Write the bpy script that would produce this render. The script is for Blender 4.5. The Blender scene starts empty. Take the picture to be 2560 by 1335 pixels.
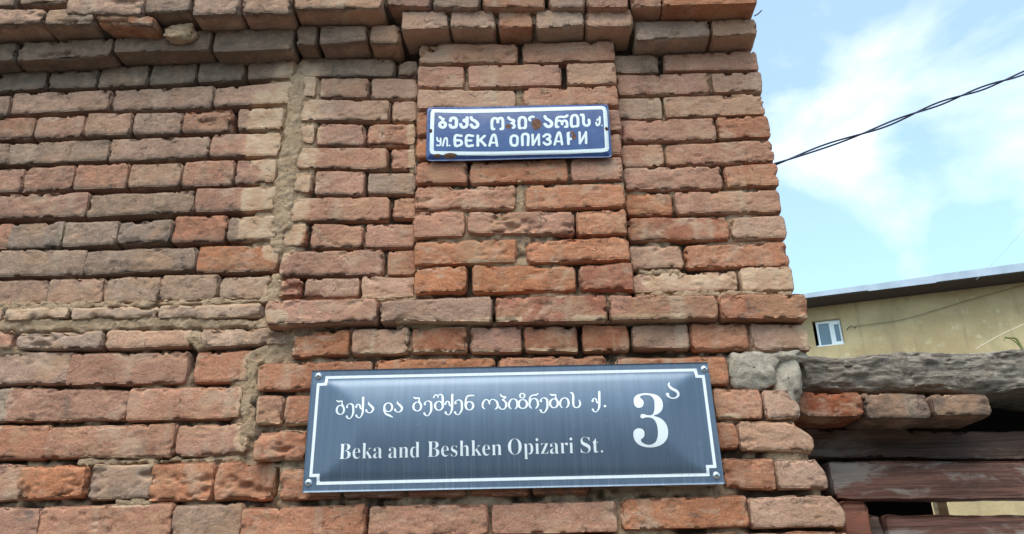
import bpy, bmesh, math, random
import numpy as np
from mathutils import Vector, Matrix

# ------------------------------------------------------------------ camera, sky, sun, exposure
scene = bpy.context.scene
CAM_LOC=(0.0, -1.675, 1.6)
CAM_R=[0.998674, 0.047017, -0.020975]
CAM_U=[0.037295, -0.379821, 0.924308]
CAM_F=[-0.035491, 0.923865, 0.38107]

cam_data = bpy.data.cameras.new("camera")
cam_data.sensor_fit = 'HORIZONTAL'; cam_data.sensor_width = 36.0
cam_data.lens = 36.0 * 1920.0 / 2560.0
cam_data.clip_start = 0.05; cam_data.clip_end = 2000.0
camera = bpy.data.objects.new("camera", cam_data)
m = Matrix(((CAM_R[0], CAM_U[0], -CAM_F[0], CAM_LOC[0]),
            (CAM_R[1], CAM_U[1], -CAM_F[1], CAM_LOC[1]),
            (CAM_R[2], CAM_U[2], -CAM_F[2], CAM_LOC[2]), (0, 0, 0, 1)))
camera.matrix_world = m
scene.collection.objects.link(camera); scene.camera = camera

SUN_ELEV, SUN_AZ = math.radians(64), math.radians(200)      # azimuth clockwise from +Y (wall faces -Y)
world = bpy.data.worlds.new("World"); scene.world = world; world.use_nodes = True
wn, wl = world.node_tree.nodes, world.node_tree.links
wn.clear()
w_out = wn.new('ShaderNodeOutputWorld'); w_bg = wn.new('ShaderNodeBackground')
w_sky = wn.new('ShaderNodeTexSky'); w_sky.sky_type = 'NISHITA'; w_sky.sun_disc = False
w_sky.sun_elevation = SUN_ELEV; w_sky.sun_rotation = SUN_AZ
w_sky.air_density = 1.0; w_sky.dust_density = 2.5; w_sky.ozone_density = 1.0
w_tc = wn.new('ShaderNodeTexCoord')
w_map = wn.new('ShaderNodeMapping'); w_map.inputs['Scale'].default_value = (1.0, 1.0, 1.7)
w_map.inputs['Location'].default_value = (1.4, 2.6, 0.62)
w_noise = wn.new('ShaderNodeTexNoise'); w_noise.inputs['Scale'].default_value = 2.6
w_noise.inputs['Detail'].default_value = 7; w_noise.inputs['Roughness'].default_value = 0.52
w_noise.inputs['Distortion'].default_value = 0.3
w_ramp = wn.new('ShaderNodeValToRGB')
w_ramp.color_ramp.elements[0].position = 0.49; w_ramp.color_ramp.elements[0].color = (0.12,)*3 + (1,)
w_ramp.color_ramp.elements[1].position = 0.88; w_ramp.color_ramp.elements[1].color = (1, 1, 1, 1)
w_mix = wn.new('ShaderNodeMix'); w_mix.data_type = 'RGBA'
w_mix.inputs[7].default_value = (9.6, 9.2, 8.9, 1)
w_bg.inputs['Strength'].default_value = 0.12
wl.new(w_tc.outputs['Generated'], w_map.inputs['Vector']); wl.new(w_map.outputs[0], w_noise.inputs['Vector'])
wl.new(w_noise.outputs['Fac'], w_ramp.inputs[0]); wl.new(w_ramp.outputs[0], w_mix.inputs[0])
w_tint = wn.new('ShaderNodeMix'); w_tint.data_type = 'RGBA'; w_tint.blend_type = 'MULTIPLY'; w_tint.inputs[0].default_value = 1.0
w_tint.inputs[7].default_value = (1.05, 1.48, 1.42, 1)     # brighter, cyan cast of an overexposed sky put in as tint
wl.new(w_sky.outputs[0], w_tint.inputs[6]); wl.new(w_tint.outputs[2], w_mix.inputs[6]); wl.new(w_mix.outputs[2], w_bg.inputs['Color'])
wl.new(w_bg.outputs[0], w_out.inputs['Surface'])

sun_data = bpy.data.lights.new("sun", 'SUN'); sun_data.energy = 1.5
sun_data.angle = math.radians(50); sun_data.color = (1.0, 0.87, 0.79)
sun = bpy.data.objects.new("sun", sun_data); scene.collection.objects.link(sun)
sd = Vector((math.sin(SUN_AZ)*math.cos(SUN_ELEV), math.cos(SUN_AZ)*math.cos(SUN_ELEV), math.sin(SUN_ELEV)))
sun.rotation_euler = sd.to_track_quat('Z', 'Y').to_euler(); sun.location = (0, -5, 12)

scene.render.engine = 'CYCLES'
scene.cycles.max_bounces = 6; scene.cycles.diffuse_bounces = 4
scene.view_settings.view_transform = 'Standard'; scene.view_settings.look = 'None'
scene.view_settings.gamma = 1.0; scene.view_settings.use_curve_mapping = False
scene.view_settings.exposure = 1.0

# ------------------------------------------------------------------ measured layout, millimetres on the wall
BR=[[-1491,-1433,3139,3135,3067,3066,108,"t"],[-1428,-1376,3135,3129,3060,3055,108,"t"],[-1366,-1246,3131,3120,3062,3062,108,"pe"],[-1230,-1018,3120,3103,3018,3000,108,"te"],[-1013,-892,3111,3103,3009,3008,108,"ge"],[-886,-761,3103,3095,2992,2991,108,"t"],[-755,-623,3094,3086,2991,2983,108,"t"],[-619,-382,3085,3070,2998,2986,108,"t"],[-1646,-1499,3138,3137,3065,3064,108,"b"],[-1809,-1655,3140,3138,3067,3066,108,"g"],[-1475,-1290,3062,3045,2992,2998,104,"te"],[-1287,-1151,3045,3044,2991,2988,104,"ge"],[-1149,-985,3047,3000,2993,2968,104,"oe"],[-1628,-1483,3061,3060,2990,2990,104,"b"],[-1789,-1637,3063,3061,2992,2991,104,"g"],[-1495,-1389,2985,2984,2926,2923,50,"g"],[-1384,-1121,2984,2984,2920,2923,50,"te"],[-1116,-853,2984,2992,2933,2923,50,"t"],[-846,-630,2994,2989,2917,2915,50,"g"],[-1813,-1504,2988,2983,2928,2924,50,"t"],[-1515,-1457,2923,2923,2862,2862,0,"g"],[-1452,-1318,2923,2923,2860,2862,0,"g"],[-1311,-1177,2920,2923,2862,2861,0,"g"],[-1172,-1037,2928,2927,2859,2860,0,"g"],[-1033,-904,2927,2926,2859,2860,0,"g"],[-900,-771,2926,2926,2859,2861,0,"g"],[-765,-637,2926,2924,2860,2860,0,"g"],[-1672,-1523,2922,2921,2860,2860,0,"b"],[-1836,-1681,2923,2922,2861,2861,0,"g"],[-1496,-1404,2849,2847,2783,2783,0,"t"],[-1399,-1129,2852,2851,2785,2786,0,"t"],[-1124,-848,2851,2853,2780,2779,0,"t"],[-846,-633,2838,2852,2778,2782,0,"t"],[-1812,-1504,2851,2847,2785,2781,0,"t"],[-1475,-1317,2777,2772,2704,2706,2,"b"],[-1316,-1183,2770,2774,2703,2704,2,"b"],[-1181,-1057,2777,2773,2703,2702,2,"t"],[-1053,-919,2772,2770,2704,2701,2,"t"],[-922,-789,2772,2770,2702,2698,2,"be"],[-775,-650,2769,2767,2702,2701,2,"t"],[-1627,-1483,2775,2775,2702,2702,2,"b"],[-1786,-1636,2776,2775,2703,2703,2,"g"],[-1459,-1368,2702,2695,2635,2634,0,"g"],[-1377,-1103,2697,2695,2630,2630,0,"g"],[-1105,-839,2695,2692,2625,2629,0,"t"],[-837,-652,2696,2695,2626,2623,0,"b"],[-1766,-1467,2703,2700,2635,2633,0,"t"],[-1438,-1317,2624,2618,2549,2550,0,"b"],[-1317,-1181,2623,2622,2545,2552,0,"b"],[-1178,-1040,2621,2619,2548,2546,0,"b"],[-1040,-902,2617,2615,2548,2544,0,"t"],[-901,-766,2619,2617,2543,2543,0,"b"],[-761,-657,2615,2614,2544,2547,0,"b"],[-1585,-1446,2622,2622,2546,2547,0,"b"],[-1740,-1594,2622,2622,2546,2546,0,"g"],[-1418,-1130,2542,2542,2475,2472,0,"b"],[-1131,-856,2533,2534,2468,2472,0,"g"],[-858,-649,2539,2536,2470,2468,0,"b"],[-1716,-1426,2541,2540,2475,2473,0,"t"],[-1397,-1309,2465,2459,2391,2388,2,"b"],[-1314,-1175,2457,2460,2388,2387,2,"g"],[-1172,-1036,2457,2454,2387,2388,2,"g"],[-1036,-901,2449,2453,2391,2390,2,"g"],[-899,-763,2461,2459,2388,2385,2,"o"],[-762,-640,2452,2457,2386,2386,2,"g"],[-1539,-1404,2463,2463,2388,2389,2,"b"],[-1688,-1548,2462,2463,2388,2389,2,"g"],[-1379,-1101,2391,2379,2316,2310,0,"g"],[-1106,-831,2375,2376,2310,2314,0,"g"],[-829,-629,2379,2374,2306,2303,0,"o"],[-1667,-1387,2390,2389,2314,2314,0,"t"],[-1359,-1180,2308,2302,2237,2239,0,"t"],[-1184,-1042,2304,2302,2235,2240,0,"t"],[-1045,-907,2305,2302,2238,2236,0,"p"],[-909,-766,2306,2302,2234,2237,0,"p"],[-764,-640,2293,2295,2237,2232,0,"p"],[-1497,-1366,2305,2306,2234,2235,0,"b"],[-1642,-1505,2305,2306,2233,2234,0,"g"],[-1338,-1275,2235,2232,2203,2198,10,"pe"],[-1271,-1113,2231,2230,2198,2202,10,"pe"],[-1109,-898,2226,2224,2196,2192,10,"pe"],[-896,-649,2224,2222,2187,2186,10,"p"],[-1474,-1346,2232,2233,2199,2201,10,"b"],[-1616,-1482,2231,2232,2199,2200,10,"g"],[-1324,-1234,2177,2175,2132,2126,8,"be"],[-1230,-1019,2170,2168,2129,2122,8,"ge"],[-1017,-808,2170,2163,2121,2122,8,"t"],[-791,-577,2162,2160,2117,2119,8,"pe"],[-1599,-1331,2175,2176,2130,2130,8,"t"],[-1312,-1083,2126,2122,2048,2045,0,"t"],[-1094,-812,2115,2111,2041,2036,0,"b"],[-798,-653,2109,2109,2036,2037,0,"o"],[-1584,-1319,2124,2124,2046,2046,0,"t"],[-1291,-1214,2041,2038,1961,1961,0,"g"],[-1225,-937,2040,2024,1961,1957,0,"b"],[-939,-677,2029,2025,1953,1954,0,"b"],[-1557,-1298,2038,2039,1958,1960,0,"t"],[-1269,-1106,1955,1951,1878,1876,0,"o"],[-1113,-818,1946,1947,1877,1870,0,"b"],[-816,-652,1941,1942,1870,1873,0,"b"],[-1531,-1276,1952,1953,1875,1877,0,"t"],[-1245,-1142,1869,1866,1783,1791,2,"b"],[-1154,-1001,1862,1862,1790,1791,2,"oe"],[-998,-852,1862,1860,1784,1787,2,"ge"],[-861,-719,1857,1859,1778,1777,2,"oe"],[-719,-582,1858,1858,1777,1776,2,"oe"],[-1370,-1252,1866,1868,1780,1782,2,"b"],[-1500,-1377,1864,1866,1778,1780,2,"g"],[-1225,-1087,1779,1773,1709,1706,2,"b"],[-1090,-798,1775,1776,1702,1701,2,"b"],[-799,-647,1771,1771,1698,1700,2,"g"],[-1475,-1231,1776,1778,1706,1708,2,"t"],[-1206,-1059,1698,1697,1630,1630,0,"b"],[-1054,-897,1695,1694,1629,1628,0,"b"],[-891,-609,1691,1689,1626,1626,0,"o"],[-1452,-1212,1694,1697,1626,1629,0,"t"],[-625,-567,2994,2991,2931,2927,50,"t"],[-560,-432,2988,2982,2924,2930,50,"t"],[-426,-344,2985,2982,2922,2917,50,"t"],[-632,-367,2931,2911,2871,2854,-4,"g"],[-364,-302,2908,2902,2857,2851,-4,"ge"],[-628,-573,2866,2864,2801,2797,-2,"t"],[-567,-432,2863,2854,2798,2789,-2,"t"],[-427,-300,2851,2841,2785,2778,-2,"t"],[-620,-374,2794,2776,2728,2715,-2,"t"],[-369,-300,2775,2773,2714,2708,-2,"t"],[-620,-568,2721,2716,2661,2657,-2,"p"],[-563,-435,2717,2708,2650,2644,-2,"b"],[-429,-303,2707,2703,2643,2639,-2,"be"],[-624,-374,2647,2637,2587,2569,-2,"b"],[-366,-301,2629,2626,2573,2567,-2,"b"],[-621,-562,2575,2571,2516,2513,-2,"t"],[-557,-428,2575,2569,2506,2501,-2,"b"],[-424,-299,2564,2561,2504,2498,-2,"g"],[-626,-362,2501,2495,2437,2428,-2,"b"],[-357,-297,2491,2488,2434,2431,-2,"b"],[-624,-565,2431,2431,2368,2368,-2,"o"],[-555,-426,2429,2420,2361,2359,-2,"b"],[-422,-295,2422,2417,2359,2352,-2,"b"],[-624,-372,2355,2352,2291,2284,-2,"b"],[-364,-293,2346,2347,2285,2282,-2,"b"],[-624,-565,2283,2284,2235,2234,4,"re"],[-556,-425,2281,2278,2232,2229,4,"t"],[-421,-291,2281,2275,2222,2223,4,"t"],[-628,-370,2213,2209,2153,2152,48,"b"],[-366,-110,2202,2203,2151,2141,48,"t"],[-102,148,2201,2198,2139,2134,48,"r"],[153,392,2196,2185,2134,2131,48,"b"],[396,588,2188,2181,2129,2123,48,"o"],[-566,-434,2137,2143,2081,2082,28,"o"],[-431,-299,2142,2141,2082,2080,28,"t"],[-294,-167,2139,2139,2081,2078,28,"r"],[-163,-44,2138,2135,2078,2075,28,"b"],[-40,80,2133,2132,2077,2070,28,"r"],[89,194,2133,2129,2072,2068,28,"r"],[200,327,2128,2128,2074,2070,28,"t"],[329,458,2131,2126,2065,2064,28,"o"],[459,589,2126,2119,2061,2056,28,"t"],[-639,-381,2070,2068,2008,2004,26,"o"],[-374,-107,2069,2065,2012,2007,26,"o"],[-101,138,2065,2061,2006,2001,26,"o"],[159,403,2056,2050,1994,1987,26,"o"],[-635,-574,1997,1995,1933,1931,26,"b"],[-570,-490,1995,1992,1929,1929,26,"o"],[-485,-249,1994,1992,1930,1927,26,"o"],[-242,-1,1992,1989,1928,1923,26,"r"],[4,239,1989,1985,1923,1917,26,"o"],[244,357,1985,1983,1918,1915,26,"o"],[363,465,1982,1974,1915,1911,26,"b"],[468,542,1975,1971,1911,1912,26,"tK"],[-631,-512,1918,1918,1854,1855,26,"oe"],[-507,-260,1919,1915,1853,1851,26,"o"],[-254,-12,1916,1913,1852,1849,26,"o"],[-6,233,1913,1911,1850,1849,26,"b"],[238,342,1910,1909,1850,1851,26,"o"],[347,405,1909,1905,1850,1852,26,"o"],[406,560,1910,1902,1847,1838,26,"tK"],[-569,-436,1836,1836,1772,1772,26,"oe"],[-429,-299,1834,1834,1774,1771,26,"b"],[-294,-172,1834,1833,1772,1770,26,"r"],[-161,-40,1832,1832,1770,1768,26,"r"],[-33,85,1832,1831,1769,1768,26,"r"],[97,213,1832,1831,1782,1779,26,"b"],[219,354,1831,1830,1779,1777,26,"p"],[364,471,1832,1831,1774,1766,26,"o"],[473,575,1826,1824,1767,1766,26,"tk"],[-642,-377,1757,1761,1696,1695,26,"o"],[-373,-123,1757,1755,1695,1692,26,"b"],[-118,141,1754,1754,1694,1691,26,"b"],[147,406,1757,1757,1696,1695,26,"o"],[407,600,1754,1753,1693,1690,26,"tk"],[-591,-385,1685,1684,1625,1624,26,"b"],[-379,-255,1684,1684,1625,1624,26,"o"],[-250,4,1686,1684,1625,1623,26,"b"],[10,132,1683,1684,1624,1624,26,"r"],[137,379,1686,1685,1626,1625,26,"o"],[385,598,1685,1683,1625,1623,26,"o"],[-374,-257,3082,3075,3010,2995,94,"b"],[-252,-128,3074,3066,2992,2985,94,"g"],[-122,39,3066,3055,2986,2976,94,"b"],[51,144,3055,3049,2974,2970,94,"t"],[148,255,3048,3041,2968,2964,94,"b"],[262,341,3041,3036,2965,2955,94,"b"],[-337,-214,3000,2995,2938,2940,76,"t"],[-209,-91,2996,2988,2939,2930,76,"t"],[-83,6,2988,2982,2932,2929,76,"o"],[15,140,2984,2979,2921,2926,76,"p"],[144,265,2982,2978,2920,2919,76,"t"],[-297,-36,2930,2917,2868,2855,27,"be"],[-24,218,2920,2909,2853,2848,27,"b"],[-299,-176,2862,2855,2794,2786,27,"b"],[-168,76,2856,2846,2786,2778,27,"b"],[89,217,2847,2843,2779,2776,27,"t"],[-298,-44,2788,2771,2729,2714,27,"t"],[-27,217,2775,2772,2717,2711,27,"b"],[-298,-176,2718,2713,2649,2644,27,"o"],[-168,70,2714,2702,2645,2637,27,"b"],[80,218,2703,2697,2641,2635,27,"b"],[-298,-47,2639,2629,2583,2574,27,"o"],[-39,215,2634,2628,2575,2570,27,"b"],[-298,-168,2574,2568,2513,2508,27,"o"],[-164,80,2568,2563,2507,2501,27,"o"],[85,213,2561,2562,2500,2500,27,"b"],[-298,-49,2505,2496,2439,2431,27,"be"],[-28,212,2495,2492,2428,2426,27,"o"],[-298,-173,2436,2430,2367,2364,27,"b"],[-168,88,2430,2420,2371,2358,27,"be"],[91,212,2421,2419,2356,2356,27,"o"],[-296,-50,2357,2354,2295,2294,27,"o"],[-30,213,2345,2349,2289,2288,27,"o"],[-292,-169,2288,2289,2222,2227,27,"o"],[-156,83,2290,2278,2220,2216,27,"o"],[91,215,2275,2280,2217,2213,27,"r"],[340,580,3027,3014,2953,2946,104,"o"],[270,465,2952,2945,2890,2890,52,"g"],[468,585,2943,2941,2890,2893,52,"t"],[216,333,2888,2885,2831,2827,-2,"g"],[346,589,2884,2880,2830,2819,-2,"b"],[217,458,2825,2818,2761,2753,-2,"b"],[465,592,2818,2814,2758,2755,-2,"t"],[216,329,2753,2751,2691,2684,-2,"g"],[334,589,2752,2749,2688,2686,-2,"t"],[216,457,2684,2681,2623,2614,-2,"b"],[461,591,2682,2680,2619,2618,-2,"o"],[215,321,2614,2611,2550,2548,-2,"b"],[324,592,2608,2613,2550,2547,-2,"b"],[214,457,2549,2542,2486,2479,-2,"b"],[462,592,2540,2543,2481,2480,-2,"o"],[213,329,2476,2473,2416,2411,-2,"o"],[334,587,2475,2470,2414,2407,-2,"b"],[214,456,2410,2403,2348,2340,-2,"r"],[460,589,2400,2401,2340,2341,-2,"t"],[213,339,2335,2333,2275,2274,-2,"t"],[343,582,2332,2332,2273,2269,-2,"o"],[213,457,2266,2261,2217,2208,-2,"t"],[463,586,2269,2269,2206,2206,-2,"t"],[-1826,-1553,3244,3228,3163,3148,125,"t"],[-1544,-1276,3225,3210,3145,3130,125,"t"],[-1268,-1004,3206,3191,3127,3113,125,"t"],[-995,-735,3188,3173,3109,3095,125,"t"],[-727,-471,3170,3155,3092,3078,125,"t"],[-464,-211,3152,3137,3075,3062,125,"t"],[-204,45,3134,3120,3058,3045,125,"t"],[52,297,3117,3103,3042,3029,125,"t"],[303,545,3100,3086,3026,3013,125,"t"],[551,585,3083,3083,3010,3010,125,"t"]]
SM=[[-627,2858,-623,2690,20,2,76],[-622,2689,-628,2560,24,3,87],[-628,2561,-631,2427,24,2,83],[-632,2428,-633,2364,14,0,43],[-628,2290,-631,2235,14,0,24],[-634,2847,-632,2562,62,-9,0],[-632,2562,-638,2385,59,-9,0],[-667,2029,-650,1921,38,-9,0],[-661,2080,-662,1939,14,1,32],[-662,1939,-663,1895,10,0,24],[-709,2794,-714,2636,0,-99,38],[-701,2520,-698,2398,0,-99,40],[-648,2028,-647,1921,13,2,22],[-1285,2233,-1108,2227,11,8,19],[-1111,2232,-649,2226,7,6,15],[-1277,2190,-1044,2182,14,4,22],[-1044,2184,-587,2171,11,5,19],[-810,2146,-791,2131,15,5,20],[-650,2093,-586,2099,20,2,28],[-1325,2136,-1216,2123,8,0,13],[-933,2191,-901,2170,13,0,15],[220,2210,578,2199,6,4,11],[476,2237,575,2233,0,-99,36],[251,2245,435,2238,0,-99,20],[235,2268,336,2260,7,-4,11],[-422,2223,-295,2221,7,2,13],[-35,2779,-36,2734,6,14,7],[-40,2503,-37,2437,6,16,7],[-40,2361,-41,2332,6,16,7],[-162,2299,-54,2292,4,16,7],[-321,2149,-157,2141,5,24,9],[-148,2147,-48,2145,5,18,8],[78,2141,319,2136,5,22,11],[-432,2081,-105,2074,9,6,11],[-60,2078,129,2072,4,0,7],[-590,2162,-569,2127,9,6,13],[-300,2135,-298,2097,5,14,6],[-635,1930,-519,1924,8,8,11],[-583,1847,-513,1845,7,8,11],[374,1914,408,1917,7,12,11],[359,1842,551,1837,6,0,9],[158,1773,348,1771,9,14,13],[-1023,1867,-861,1863,6,-4,11],[-844,1866,-666,1863,4,-4,7],[-926,1777,-856,1778,7,-2,11],[-316,2699,-308,2558,8,-5,13],[-629,2841,-629,2833,9,3,11],[578,2117,590,2074,0,-99,24],[280,2254,455,2257,0,-99,19],[-339,1764,-226,1764,4,8,7]]
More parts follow.
